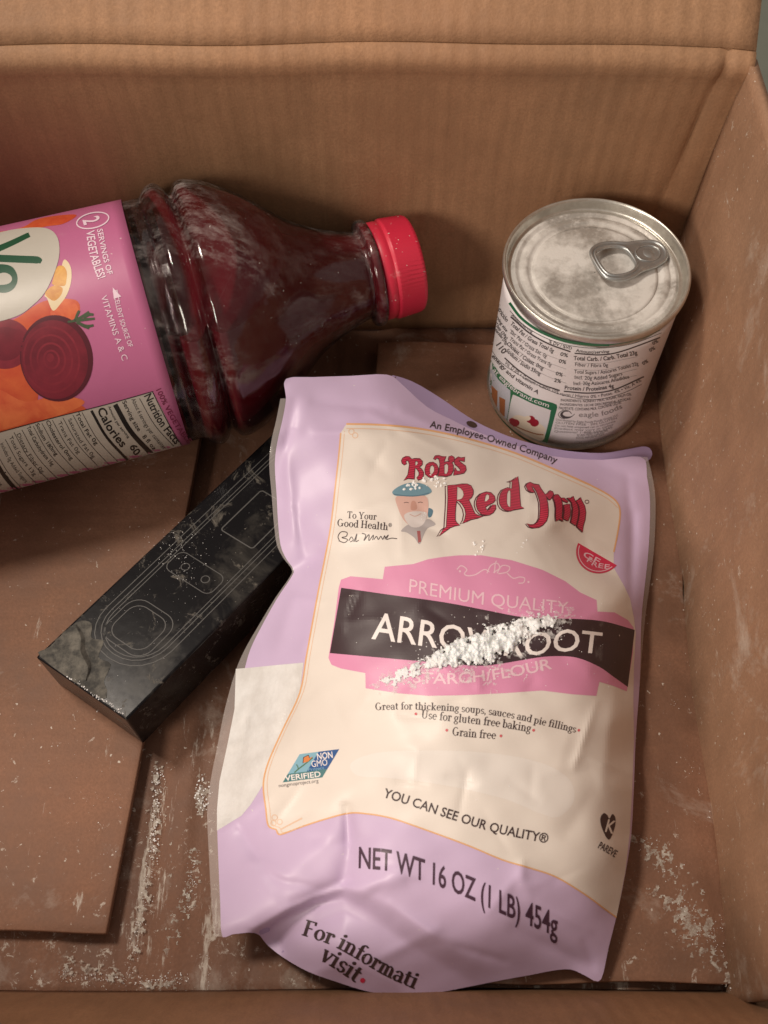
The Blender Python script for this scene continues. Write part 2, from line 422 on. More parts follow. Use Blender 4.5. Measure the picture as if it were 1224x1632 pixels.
# ================================================================== THE BLACK BOX
BZ = .0305
mb = NT('black_gloss_card')
dn = mb.ramp(mb.noise(34, 9, .72, None, .6), [(.52, 0), (.76, .22)])
dn2 = mb.ramp(mb.noise(95, 8, .75, None, .8), [(.575, 0), (.66, .62)])
dsp = mb.ramp(mb.noise(650, 2), [(.735, 0), (.765, .9)])
df = mb.math('MAXIMUM', mb.math('MAXIMUM', dn, dn2), dsp)
M['black'] = mb.set(Base_Color=mb.mix(df, (.0065, .006, .007), (.19, .17, .14)), Specular_IOR_Level=.11, Roughness=mb.mix(df, (.20,) * 3, (.85,) * 3), Normal=mb.bump(mb.noise(60, 3), .12, .0008))
M['grey_line'] = plain('grey_print_line', (.055, .052, .048), .5)
mt = NT('torn_paper'); M['torn'] = mt.set(Base_Color=mt.mix(mt.ramp(mt.noise(120, 6, .7), [(.4, 0), (.62, 1)]), (.03, .029, .026), (.15, .138, .115)), Roughness=.8, Normal=mt.bump(mt.noise(200, 5), .4, .0008))
e1 = np.array([.64, .768, 0]); e2 = np.array([.835, -.55, 0])          # along its length / across it
a0 = at(57, 1047, BZ)
LB, WB = .140, .0445
rb = thing('black_carton', 'glossy black slim carton printed with remote outlines, dusty, lying under bottle and bag', 'carton', tuple(a0 + e1 * LB / 2 + e2 * WB / 2 - np.array([0, 0, BZ])))
bm = bmesh.new()
vb = []
for z in (.0006, BZ):
    for (s, t) in ((0, 0), (LB, 0), (LB, WB), (0, WB)):
        p = a0 + e1 * s + e2 * t; vb.append(bm.verts.new((p[0], p[1], z)))
for f in ((3, 2, 1, 0), (4, 5, 6, 7), (0, 1, 5, 4), (1, 2, 6, 5), (2, 3, 7, 6), (3, 0, 4, 7)): bm.faces.new([vb[i] for i in f])
bmesh.ops.recalc_face_normals(bm, faces=bm.faces)
bmesh.ops.bevel(bm, geom=bm.edges[:], offset=.0009, segments=3, affect='EDGES', profile=.6)
bm_obj('carton_body', bm, M['black'], rb)
def surf_top(px, py, off): p = at(px, py, BZ + off); return tuple(p)
zb = lambda pts: zc(pts, 40, 660, 2.78)
def T2(s, t): return a0 + e1 * s + e2 * t
def box_print(name, layers):
    """outlines in carton coordinates (metres along / across the lid)"""
    def sf(x, y, off): p = T2(x, y); return (p[0], p[1], BZ + off)
    return print_on(name, layers, sf, M, rb, step=.02)
def rrect(s0, s1, t0, t1, r, n=6):
    out = []
    for (cx, cy, a) in ((s1 - r, t1 - r, 0), (s0 + r, t1 - r, 90), (s0 + r, t0 + r, 180), (s1 - r, t0 + r, 270)):
        out += [(cx + r * math.cos(math.radians(a + 90 * k / n)), cy + r * math.sin(math.radians(a + 90 * k / n))) for k in range(n + 1)]
    return out
lw = .00032
Ls = []
for o_, r_ in ((0, .0155), (.0022, .0135), (.0036, .012)): Ls += ribbon(rrect(.015 + o_, LB - .003 - o_, .0055 + o_, WB - .0065 - o_, r_), lw, True)
for o_, r_ in ((0, .006), (.0022, .005)): Ls += ribbon(rrect(.0205 + o_, .041 - o_, .0105 + o_, WB - .0125 - o_, r_), lw, True)
Ls += ribbon(rrect(.056, .066, .010, WB - .012, .003), lw, True)
Ls += ribbon(rrect(.082, .106, .0155, WB - .013, .0012), lw * 1.5, True)
for c in ((.061, .0165), (.061, .0265)): Ls += ribbon(circle(*c, .0016, n=20), lw, True)
box_print('printed_outline', [(Ls, 'grey_line', .08)])
# torn, whitened corner with a lifted scrap of lid paper
tp = spline([(.001, .0015), (.006, .001), (.019, .0012), (.022, .006), (.0175, .0105), (.019, .015), (.013, .0185), (.0135, .024), (.007, .027), (.0045, .031), (.001, .030)], 4, True)
box_print('torn_scrap', [(tri_poly(tp), 'torn', .16)])
bm = bmesh.new()
edge = [T2(s, t) for s, t in spline([(.0185, .002), (.0165, .008), (.0125, .0125), (.009, .019), (.0035, .022)], 5)]
for k, p in enumerate(edge):
    w_ = .0016 * math.sin(math.pi * (k + .5) / len(edge)) + .0003
    a_ = bm.verts.new((p[0], p[1], BZ + .0002)); q = p - e1 * w_; b_ = bm.verts.new((q[0], q[1], BZ + .0002 + w_ * .8))
    if k: bm.faces.new((pa, pb, b_, a_))
    pa, pb = a_, b_
o = bm_obj('peeled_edge', bm, M['torn'], rb, True)
# ================================================================== THE BOTTLE
BA = np.array([-.0962, .2765, .0545]); BD = np.array([1, .318, 0]); BD /= np.linalg.norm(BD)
BR = .052
bt = thing('juice_bottle', 'plastic bottle of dark red juice with pink label and red cap, lying down', 'bottle', (-.12, .27, 0))
bprof = [(-.165, .002), (-.164, .040), (-.158, .049), (-.150, .0515), (-.145, .0510), (0, .0510), (.001, .0508), (.0040, .0490), (.0064, .0506), (.0092, .0540), (.0130, .0556), (.0162, .0540), (.0182, .0508), (.0192, .0504), (.0204, .0520), (.0224, .0542), (.0262, .0546),
         (.0330, .0524), (.0400, .0484), (.0460, .0445), (.0515, .0403), (.0580, .0347), (.0630, .0306), (.0675, .0277), (.0740, .0244), (.0800, .0221), (.0850, .0204), (.0890, .0193), (.0915, .0190), (.0925, .0226), (.0945, .0232), (.0960, .0226), (.0968, .0196), (.1000, .0190), (.110, .0190), (.110, .0005)]
bp = [tuple(p) for p in spline(bprof, 3)]
# clear shell: thin plastic that lets light through, hazed by powder
ms = NT('clear_plastic_powdered')
tr = ms.n('ShaderNodeBsdfTransparent'); tr.inputs['Color'].default_value = (.97, .94, .95, 1)
gl = ms.n('ShaderNodeBsdfGlossy'); gl.inputs['Roughness'].default_value = .10
fr = ms.n('ShaderNodeFresnel'); fr.inputs['IOR'].default_value = 1.5
bmpn = ms.bump(ms.noise(70, 3), .15, .001)
ms.l(bmpn, fr.inputs['Normal']); ms.l(bmpn, gl.inputs['Normal'])
mx = ms.n('ShaderNodeMixShader'); ms.l(ms.math('MULTIPLY', fr.outputs[0], .85), mx.inputs[0]); ms.l(tr.outputs[0], mx.inputs[1]); ms.l(gl.outputs[0], mx.inputs[2])
df_ = ms.n('ShaderNodeBsdfDiffuse'); df_.inputs['Color'].default_value = (.56, .50, .48, 1)
geo = ms.n('ShaderNodeNewGeometry'); sep = ms.n('ShaderNodeSeparateXYZ'); ms.l(geo.outputs['Normal'], sep.inputs[0])
upw = ms.ramp(sep.outputs['Z'], [(.0, .25), (.75, 1)])
scuff = ms.math('MULTIPLY', ms.ramp(ms.noise(21, 5, .6, ms.coord((1, 1, 1), (0, 0, .3)), .5), [(.48, .06), (.62, 1)]), ms.ramp(ms.noise(170, 10, .80, ms.coord((.6, 1.3, 1)), .15), [(.46, 0), (.66, .50)]))
scuff = ms.math('ADD', scuff, ms.ramp(ms.noise(34, 7, .65, None, .4), [(.52, 0), (.78, .14)]))
pw = ms.math('ADD', ms.math('MULTIPLY', scuff, upw), ms.ramp(ms.noise(600, 2), [(.73, 0), (.76, .7)]))
mx2 = ms.n('ShaderNodeMixShader'); ms.l(pw, mx2.inputs[0]); ms.l(mx.outputs[0], mx2.inputs[1]); ms.l(df_.outputs[0], mx2.inputs[2]); ms.l(mx2.outputs[0], ms.out.inputs['Surface'])
M['shell'] = ms.m
mj = NT('dark_red_juice'); M['juice'] = mj.set(Base_Color=(.100, .008, .013), Roughness=.12, Specular_IOR_Level=.4, Subsurface_Weight=.0)
V, Fc = lathe(bp, BA, BD, 128)
mesh_obj('bottle_shell', V, Fc, M['shell'], bt)
# juice: the same profile a little smaller, cut off by its level surface
LEVEL = BA[2] + .034
jp = [(s, max(.0005, r - .0012)) for s, r in bp if s < .108]
V, Fc = lathe(jp, BA, BD, 96)
bm = bmesh.new(); vv = [bm.verts.new(tuple(v)) for v in V]
for f in Fc: bm.faces.new([vv[i] for i in f])
r_ = bmesh.ops.bisect_plane(bm, geom=bm.verts[:] + bm.edges[:] + bm.faces[:], plane_co=(0, 0, LEVEL), plane_no=(0, 0, 1), clear_outer=True)
bmesh.ops.holes_fill(bm, edges=[e for e in bm.edges if e.is_boundary and all(abs(v.co.z - LEVEL) < 1e-5 for v in e.verts)])
bmesh.ops.recalc_face_normals(bm, faces=bm.faces)
jo = bm_obj('juice', bm, M['juice'], bt, True)
m_ = jo.modifiers.new('edges', 'EDGE_SPLIT'); m_.split_angle = math.radians(50)
# cap with a tamper band and fluted grip
M['cap'] = film('red_cap_plastic', (.58, .020, .055), .45, .9, .08)
D_, nn = BD, 150
capV, capF = [], []
tz = np.array([0, 0, 1.0]); c1 = np.cross(D_, tz); c1 /= np.linalg.norm(c1); c2 = np.cross(D_, c1)
cprof = [(.0965, .0180, 0), (.0965, .0208, 0), (.0972, .0213, 0), (.1005, .0213, 0), (.1011, .0207, 0), (.1016, .0207, 0), (.1022, .0217, 0), (.1030, .0219, 1), (.1128, .0212, 1), (.1140, .0206, .5), (.1147, .0194, 0), (.1145, .010, 0), (.1145, .0003, 0)]
for s, r, fl in cprof:
    for k in range(nn):
        a = 2 * math.pi * k / nn; rr = r - .0008 * fl * (k % 2)
        capV.append(BA + BD * s + (c1 * math.cos(a) + c2 * math.sin(a)) * rr)
for i in range(len(cprof) - 1):
    for k in range(nn):
        a, b = i * nn + k, i * nn + (k + 1) % nn; capF.append((a, b, b + nn, a + nn))
mesh_obj('cap', capV, capF, M['cap'], bt)
# label
LR = BR
def cyl_hit(px, py, off, A, D, R):
    d = ray(px, py); d = d / np.linalg.norm(d)
    w = C0 - A; dp = d - D * np.dot(d, D); wp = w - D * np.dot(w, D)
    a, b, c = dp @ dp, 2 * dp @ wp, wp @ wp - R * R
    disc = b * b - 4 * a * c
    t = (-b - math.sqrt(max(disc, 0))) / (2 * a)
    P = C0 + d * t; q = (P - A); s = np.dot(q, D); rad = q - D * s; rad /= np.linalg.norm(rad)
    return A + D * s + rad * (R + off)
def surf_bottle(px, py, off): return tuple(cyl_hit(px, py, off, BA, BD, LR))
M['lab_pink'] = film('label_pink', (.47, .130, .265), .42, .12, .1)
for k_, c_ in dict(lab_white=(.47, .44, .38), lab_cream=(.50, .47, .41), lab_green=(.010, .075, .035), lab_black=(.012, .011, .010), lab_beet=(.155, .010, .022), lab_beet2=(.25, .018, .035), lab_beet3=(.085, .006, .016), lab_orange=(.62, .085, .030), lab_orange2=(.70, .14, .05), lab_fruit=(.70, .33, .05), lab_peel=(.74, .60, .38), lab_leaf=(.055, .085, .04), lab_letter=(.78, .60, .70), lab_plum=(.17, .02, .06)).items():
    M[k_] = film(k_.replace('lab_', 'label_ink_'), c_, .42, .08, .1)
def mottled(name, a, b, sc):
    m = NT(name); return m.set(Base_Color=m.mix(m.ramp(m.noise(sc, 6, .6, None, .5), [(.35, 0), (.65, 1)]), a, b), Roughness=.42)
M['lab_orange'] = mottled('label_ink_carrot', (.50, .05, .022), (.62, .12, .035), 60); M['lab_orange2'] = mottled('label_ink_squash', (.56, .075, .03), (.72, .18, .06), 90)
M['lab_beet'] = mottled('label_ink_beet', (.13, .008, .020), (.20, .014, .030), 110); M['lab_beet2'] = mottled('label_ink_beet_ring', (.175, .012, .026), (.245, .020, .036), 130); M['lab_fruit'] = mottled('label_ink_fruit', (.55, .22, .03), (.74, .40, .08), 200)
V, Fc = lathe([(-.142, BR - .0006), (-.142, BR)] + [(-.142 + .142 * k / 30, BR) for k in range(1, 30)] + [(-.0002, BR), (-.0002, BR - .0006)], BA, BD, 160)
lab = mesh_obj('label', V, Fc, M['lab_pink'], bt)
zl = lambda pts: zc(pts, 0, 320, 5.564)          # tracing frames on the label
zn = lambda pts: zc(pts, 0, 600, 3.6)
LP = []
LP.append((tri_poly(spline(zl([(-400, 330), (0, 275), (200, 235), (330, 165), (520, 130), (680, 128), (560, 205), (380, 235), (0, 330), (-400, 420)]), 6, True)), 'lab_orange', .05))
LP.append((tri_poly(spline([(-60, 560), (0, 520), (30, 505), (70, 480), (120, 478), (126, 500), (105, 520), (90, 560), (60, 640), (110, 640), (135, 655), (60, 672), (-60, 700)], 5, True)), 'lab_orange', .05))
LP.append((tri_poly(spline([(95, 480), (112, 477), (125, 492), (118, 508), (100, 512), (80, 500)], 5, True)), 'lab_orange2', .07))
LP.append((tri_poly(spline([(-40, 665), (-10, 620), (40, 640), (90, 630), (135, 640), (100, 660), (30, 678), (-40, 692)], 5, True)), 'lab_orange2', .07))
LP.append((tri_poly(spline(zl([(560, 535), (600, 540), (632, 610), (630, 720), (595, 830), (540, 910), (470, 975), (420, 870), (400, 830), (520, 700)]), 5, True)), 'lab_peel', .08))
LP.append((tri_poly(spline(zl([(505, 590), (560, 580), (592, 630), (590, 700), (570, 755), (470, 745), (470, 700)]), 5, True)), 'lab_fruit', .10))
LP.append((tri_poly(spline(zl([(470, 755), (550, 770), (545, 830), (490, 885), (440, 870), (400, 820)]), 5, True)), 'lab_fruit', .10))
LP.append((tri_poly(circle(8, 548, 42, 40, 40)), 'lab_beet2', .09))
LP.append((tri_poly(circle(90, 571, 58, 69, 48, rot=-.15)), 'lab_beet3', .11))
LP.append((tri_poly(circle(87, 573, 53, 63, 48, rot=-.15)), 'lab_beet', .13))
for r_ in (44, 33, 22, 12): LP.append((ribbon(circle(82, 573, r_, r_ * 1.18, 40, rot=-.15), 3.2, True), 'lab_beet2', .15))
LP.append((tri_poly(circle(80, 570, 6, 7, 20)), 'lab_beet2', .15))
LP.append((tri_poly(circle(8, 548, 30, 27, 30)), 'lab_beet', .11))
for pts in ([(600, 1075), (700, 1060), (840, 1045)], [(640, 1072), (740, 1020), (790, 985)], [(660, 1060), (760, 1110), (830, 1105)], [(680, 1080), (740, 1110), (790, 1130)], [(660, 1070), (690, 1000), (705, 975)], [(740, 1040), (790, 1010), (830, 1010)]):
    LP.append((ribbon(spline(zl(pts), 5), lambda t: 4.6 - 2.5 * abs(t - .6)), 'lab_leaf', .16))
# logo oval, green letters
LP.append((tri_poly(spline(zl([(-500, 420), (-200, 330), (0, 283), (150, 253), (300, 240), (400, 245), (470, 275), (515, 340), (528, 430), (520, 520), (490, 620), (440, 740), (380, 840), (300, 920), (180, 1010), (0, 1070), (-250, 1120), (-500, 1100)]), 4, True)), 'lab_cream', .18))
LP.append((ribbon(spline(zl([(-260, 500), (-60, 445), (90, 385), (262, 303)]), 6), lambda t: 11 - 3 * t), 'lab_green', .2))
LP.append((ribbon(spline(zl([(-260, 510), (-60, 512), (200, 522), (330, 528), (368, 545)]), 6), lambda t: 11.5 - 7 * max(0, t - .75) * 3), 'lab_green', .2))
LP.append((tri_poly(spline(zl([(-120, 640), (-40, 575), (40, 567), (110, 590), (150, 650), (155, 720), (120, 785), (50, 818), (-40, 805), (-120, 745)]), 6, True), [spline(zl([(-60, 690), (-20, 655), (40, 640), (90, 660), (108, 700), (80, 735), (20, 748), (-40, 740)]), 6, True)]), 'lab_green', .2))
LP.append((tri_poly(spline(zl([(-420, 700), (-330, 610), (-220, 600), (-120, 660), (-110, 740), (-200, 820), (-330, 820)]), 6, True), [spline(zl([(-350, 710), (-290, 660), (-210, 660), (-165, 705), (-220, 760), (-300, 765)]), 6, True)]), 'lab_green', .2))
# white claims: type runs round the bottle, its top towards the cap
def down_text(s, pts, h, bold=.03, mk='lab_letter', off=.2):
    LP.append((text_on(s, pts, h, bold), mk, off))
LP.append((ribbon(circle(148, 352, 26, 12, 40, rot=-.22), 2.0, True), 'lab_letter', .2))
down_text('2', zl([(735, 175), (750, 222)]), 26, .04)
down_text('SERVINGS OF', zl([(862, 258), (905, 470), (955, 660)]), 8.6, .03)
down_text('VEGETABLES!', zl([(765, 272), (790, 450), (835, 600), (872, 700)]), 13, .035)
down_text('EXCELLENT SOURCE OF', zl([(1000, 800), (1060, 1060), (1140, 1300)]), 7.5, .02)
down_text('VITAMINS A & C', zl([(895, 850), (960, 1060), (1040, 1290), (1085, 1420)]), 9.5, .03)
LP.append((tri_poly(zl([(1000, 770), (1075, 850), (1010, 870)])), 'lab_letter', .2))
# nutrition panel
pan = zn([(0, 322), (300, 240), (600, 165), (875, 88), (930, 190), (1000, 330), (1040, 395), (860, 445), (600, 520), (300, 605), (0, 690)])
pan = [(-60, 707), (-60, 812)][::1] and ([(-60, 706)] + pan[0:11] + [(-60, 810)])
LP.append((tri_poly(pan), 'lab_white', .10))
edge_top = zn([(-200, 372), (0, 318), (300, 238), (600, 163), (878, 85)])
LP.append((ribbon(spline(edge_top, 5), 1.4), 'lab_black', .14))
def col_line(x, y, ln, w, mk='lab_black'):
    """a rule running round the bottle from the panel's upper edge"""
    p = [(x, y), (x + .30 * ln, y + .52 * ln), (x + .72 * ln, y + .98 * ln)]
    LP.append((ribbon(spline(zn(p), 6), w), mk, .14))
def col_text(s, x, y, ln, h, bold=.02, mk='lab_black'):
    p = [(x, y), (x + .26 * ln, y + .50 * ln), (x + .60 * ln, y + .93 * ln)]
    LP.append((text_on(s, zn(p), h / 3.6, bold), mk, .15))
LP.append((ribbon(spline(zn([(875, 88), (930, 200), (1000, 330), (1045, 395)]), 6), 1.2), 'lab_black', .14))
col_text('Nutrition Facts', 826, 112, 300, 44, .045)
col_line(800, 125, 300, 1.0)
col_text('About 6 servings per container', 752, 132, 310, 24, .0)
col_text('Serving size   8 fl oz', 700, 145, 300, 24, .03)
col_line(660, 160, 290, 7.6)
col_text('Amount per serving', 618, 172, 195, 14, .03)
col_text('Calories', 556, 190, 235, 46, .05)
col_line(524, 195, 290, 4.2)
col_text('60', 742, 400, 60, 40, .05)
for (x, y, s, b) in ((470, 210, 'Total Fat 0g', .03), (418, 225, 'Saturated Fat 0g', 0), (360, 240, 'Trans Fat 0g', 0), (300, 255, 'Cholesterol 0mg', .03), (240, 272, 'Sodium 180mg', .03), (190, 288, 'Total Carbohydrate 16g', .03), (125, 310, 'Dietary Fiber 0g', 0), (80, 325, 'Total Sugars 13g', 0), (30, 365, 'Includes 0g Added Sugars', 0), (-40, 405, 'Protein 1g', .03)):
    col_line(x, y - 5, 300, .9)
    col_text(s, x - 38 + (0 if b else 8), y + (2 if b else 22), 195 if len(s) < 14 else 240, 22, b)
col_line(-60, 420, 300, 6.5)
for k in range(5): col_text('Vitamin ' + 'ADCKE'[k] + ' 10mcg', -100 - 42 * k, 470 + 10 * k, 170, 18, 0)
LP.append((text_on('100% VEGETABLE', zn([(895, 78), (950, 190), (1020, 310), (1080, 385)]), 8.2, .03), 'lab_plum', .15))
print_on('label_print', LP, surf_bottle, M, lab, step=5.0)

# ================================================================== THE CAN
CA = np.array([.0860, .2845, .0006]); CR, CH = .0362, .0815
RIM = .0380
cn = thing('food_can', 'small steel food can with ring-pull lid and white nutrition label, powder on its lid', 'can', tuple(CA))
mm = NT('tinplate')
mm.set(Base_Color=mm.mix(mm.ramp(mm.noise(300, 4), [(.4, 0), (.7, 1)]), (.55, .53, .48), (.66, .65, .60)), Metallic=.85, Roughness=.34, Normal=mm.bump(mm.noise(160, 4), .08, .0006))
M['tin'] = mm.m
ml = NT('powdered_lid')
pa = ml.ramp(ml.noise(42, 8, .66), [(.42, .08), (.58, .92)])
pb_ = ml.ramp(ml.noise(240, 8, .8), [(.48, 0), (.68, .7)])
pf = ml.math('MAXIMUM', pa, pb_)
ml.set(Base_Color=ml.mix(pf, (.36, .34, .31), (.62, .60, .57)), Metallic=ml.mix(pf, (.45,) * 3, (0,) * 3), Roughness=ml.mix(pf, (.35,) * 3, (.9,) * 3), Normal=ml.bump(ml.noise(150, 7, .7), .35, .0008))
M['lid'] = ml.m
Z = (0, 0, 1)
V, Fc = lathe([(.0008, .0005), (.0008, .033), (0, .0345), (0, .0365), (.0012, .0372), (.0028, .0368), (.0035, CR), (CH - .0045, CR)], CA, Z); mesh_obj('can_body', V, Fc, M['tin'], cn)
rp = [(CH - .0045, CR), (CH - .0040, CR + .0006), (CH - .0032, .0378), (CH - .0008, RIM), (CH, .0376), (CH + .0002, .0371), (CH - .0006, .0364), (CH - .0040, .0357), (CH - .0046, .0350), (CH - .0047, .0342)]
V, Fc = lathe([tuple(p) for p in spline(rp, 3)], CA, Z); mesh_obj('rim', V, Fc, M['tin'], cn)
lp = [(CH - .0047, .0342), (CH - .0040, .0334), (CH - .0036, .0326), (CH - .0041, .0318), (CH - .0046, .0308), (CH - .0040, .0298), (CH - .0039, .0280), (CH - .0046, .0268), (CH - .0048, .0255), (CH - .0043, .0242), (CH - .0043, .012), (CH - .0043, .0002)]
V, Fc = lathe([tuple(p) for p in spline(lp, 3)], CA, Z); lid = mesh_obj('lid', V, Fc, M['lid'], cn)
LZ = CA[2] + CH - .0043
# ring pull
tabm = NT('tab_aluminium'); M['tab'] = tabm.set(Base_Color=tabm.mix(tabm.ramp(tabm.noise(220, 6, .7), [(.52, 0), (.7, .7)]), (.40, .42, .42), (.6, .58, .53)), Metallic=.8, Roughness=.36)
tang = math.atan2(.0075, .021)
tc = np.array([CA[0] + .0165, CA[1] + .006, 0])
def tabpt(x, y): return (tc[0] + math.cos(tang) * x - math.sin(tang) * y, tc[1] + math.sin(tang) * x + math.cos(tang) * y)
outer = spline([(-.0185, 0), (-.0175, .0072), (-.0125, .0102), (-.0065, .0100), (-.0005, .0080), (.0060, .0072), (.0120, .0050), (.0140, 0), (.0120, -.0050), (.0060, -.0072), (-.0005, -.0080), (-.0065, -.0100), (-.0125, -.0102), (-.0175, -.0072)], 5, True)
inner = spline([(-.0165, 0), (-.0155, .0060), (-.0112, .0080), (-.0055, .0076), (-.0018, .0050), (-.0010, 0), (-.0018, -.0050), (-.0055, -.0076), (-.0112, -.0080), (-.0155, -.0060)], 5, True)
def tube(loop, r, zf, n=10, closed=True):
    P = [np.array([*tabpt(*p), zf(p)]) for p in loop]; V, Fc = [], []; N = len(P)
    for i in range(N):
        d = P[(i + 1) % N] - P[i - 1]; d /= np.linalg.norm(d); a = np.cross(d, [0, 0, 1.0]); a /= np.linalg.norm(a); b = np.cross(a, d)
        for k in range(n):
            t = 2 * math.pi * k / n; V.append(P[i] + (a * math.cos(t) + b * math.sin(t)) * r)
    for i in range(N):
        for k in range(n):
            i2, k2 = (i + 1) % N, (k + 1) % n; Fc.append((i * n + k, i * n + k2, i2 * n + k2, i2 * n + k))
    return V, Fc
tz_ = lambda p: LZ + .0022 + .0022 * min(1, max(0, (.006 - p[0]) / .024))
tabo = thing_tab = None
plate = [[(p[0], p[1]) for p in t] for t in tri_poly([(p[0], p[1]) for p in outer], [[(p[0], p[1]) for p in inner]])]
V, Fc = [], []
for poly in cut_grid(plate, .003):
    b = len(V)
    for p in poly: V.append((*tabpt(*p), tz_(p)))
    Fc.append(tuple(range(b, b + len(poly))))
tab = mesh_obj('pull_tab', V, Fc, M['tab'], cn, False)
bm = bmesh.new(); bm.from_mesh(tab.data); bmesh.ops.remove_doubles(bm, verts=bm.verts[:], dist=1e-6); bmesh.ops.recalc_face_normals(bm, faces=bm.faces[:]); bm.to_mesh(tab.data); bm.free()
solidify(tab, .0006, 0)
V, Fc = tube([0.96 * p for p in outer], .00085, tz_); mesh_obj('curled_edge', V, Fc, M['tab'], tab)
V, Fc = tube([1.06 * p if False else p for p in inner], .00085, tz_); mesh_obj('finger_ring', V, Fc, M['tab'], tab)
V, Fc = lathe([(0, .0036), (.0012, .0034), (.0024, .0028), (.0028, .0018), (.0028, .0001)], (*tabpt(.006, 0), LZ), Z, 32); mesh_obj('rivet', V, Fc, M['tab'], cn)
bm = bmesh.new()
rg = [tabpt(x, y) for x, y in circle(.0055, 0, .0052, .0040, 28)]
V, Fc = tube([np.array(p) for p in circle(.0058, 0, .0052, .0043, 28)], .00035, lambda p: tz_(p) + .0004); mesh_obj('tab_bead', V, Fc, M['tab'], tab)
# label
def surf_can(px, py, off): return tuple(cyl_hit(px, py, off, CA, np.array([0, 0, 1.0]), CR + .0003))
M['can_white'] = film('can_label_white', (.68, .655, .67), .4, .05, .15)
for k_, c_ in dict(can_green=(.018, .135, .060), can_black=(.06, .052, .052), can_grey=(.24, .22, .22), can_photo=(.62, .60, .62), can_cream=(.72, .62, .50), can_berry=(.30, .012, .03), can_brown=(.33, .11, .035), can_glass=(.45, .46, .52)).items():
    M[k_] = film(k_.replace('can_', 'can_label_'), c_, .4, .03, .15)
V, Fc = lathe([(.0052, CR), (.0052, CR + .0003)] + [(.0052 + (CH - .0075 - .0052) * k / 12, CR + .0003) for k in range(1, 12)] + [(CH - .0075, CR + .0003), (CH - .0075, CR)], CA, Z, 160)
clab = mesh_obj('can_label', V, Fc, M['can_white'], cn)
zk = lambda pts: zc(pts, 770, 480, 4.08)
zK = lambda pts: zc(pts, 740, 280, 3.06)
CP = []
def ct(s, pts, h, bold=.02, mk='can_black'): CP.append((text_on(s, zk(pts), h, bold), mk, .12))
def cr(pts, w, mk='can_black'): CP.append((ribbon(spline(zk(pts), 6), w), mk, .10))
cr([(172, 10), (250, 110), (370, 195), (520, 255), (680, 280), (820, 283)], 4.2, 'can_green')
cr([(820, 283), (950, 262), (1060, 228), (1150, 185)], 1.6, 'can_green')
cr([(175, 62), (260, 150), (380, 225), (520, 278), (680, 303), (830, 300), (990, 270), (1160, 205)], .8)
cr([(180, 100), (300, 205), (430, 278), (568, 328)], 2.2)
cr([(595, 338), (760, 348), (900, 325), (1150, 235)], 2.0)
ct('Amount/serving', [(182, 92), (250, 155), (318, 205)], 3.6, .02)
ct('% DV / %VD', [(425, 268), (500, 297), (575, 315)], 4.6, .03)
ct('Total Fat / Grasa Total 0g', [(175, 150), (300, 255), (455, 335)], 6.2, .035)
ct('0%', [(500, 352), (550, 364)], 5.5, .04)
ct('Sat. Fat / Grasa Sat. 0g', [(175, 205), (290, 300), (410, 368)], 5.6, .0)
ct('0%', [(490, 397), (538, 408)], 5.5, .04)
ct('Trans Fat / Grasa Trans 0g', [(170, 250), (300, 350), (440, 425)], 5.6, .0)
ct('Cholest. / Colest. 0mg', [(152, 280), (260, 375), (388, 447)], 6.0, .03)
ct('0%', [(470, 478), (515, 490)], 5.5, .04)
ct('Sodium / Sodio 55mg', [(148, 325), (250, 415), (370, 482)], 6.0, .03)
ct('2%', [(460, 522), (504, 532)], 5.5, .04)
cr([(140, 368), (240, 455), (370, 535), (498, 580)], 2.0)
ct('Vit. D 0% • Calcium / Calcio 10% •', [(138, 405), (290, 520), (505, 612)], 5.4, .0)
ct('Iron / Hierro 0% • Potas. 4% • Vit. A 4%', [(515, 615), (720, 628), (900, 585), (1030, 520)], 4.8, .0)
cr([(50, 310), (120, 400), (290, 510), (500, 605), (720, 640), (900, 600), (1030, 540)], .7)
ct('energy and vitamin A', [(55, 360), (180, 490), (355, 605)], 6.0, .035)
ct('Amount/serving', [(602, 328), (700, 340), (820, 335)], 5.0, .02)
ct('Total Carb. / Carb. Total 23g', [(588, 382), (780, 385), (1002, 345)], 6.4, .035)
ct('Fiber / Fibra 0g', [(598, 420), (700, 428), (812, 425)], 5.6, .0)
ct('Total Sugars / Azúcares Totales 22g', [(592, 468), (780, 470), (1010, 415)], 5.6, .0)
ct('Incl. 20g Added Sugars', [(595, 505), (750, 510), (905, 480)], 5.6, .0)
ct('Incl. 20g Azúcares Añadidos', [(588, 545), (760, 540), (950, 500)], 5.6, .0)
ct('Protein / Proteínas 4g', [(530, 572), (700, 582), (850, 560)], 5.8, .035)
cr([(525, 585), (690, 597), (850, 575), (1045, 490)], 2.0)
for (x, y) in ((1105, 285), (1085, 330), (1040, 415)): ct('0%', [(x, y), (x + 35, y - 20)], 5, .04)
for k in range(5):
    cr([(178, 185 + 46 * k), (300, 285 + 46 * k), (420, 350 + 46 * k), (540, 395 + 46 * k)] if k < 4 else [(178, 180), (200, 200)], .35, 'can_grey')
for k in range(4): cr([(590, 400 + 44 * k), (780, 402 + 44 * k), (1000, 360 + 40 * k)], .35, 'can_grey')
ct('INGREDIENTS: NONFAT MILK, SUGAR, PALM OIL', [(505, 650), (720, 655), (965, 610)], 4.0, .02)
ct('INGREDIENTES: LECHE DESCREMADA, AZÚCAR', [(500, 677), (720, 680), (960, 640)], 3.6, .015)
ct('PALMITATE. CONTAINS MILK. CONTIENE LECHE.', [(492, 702), (700, 708), (900, 665)], 4.2, .025)
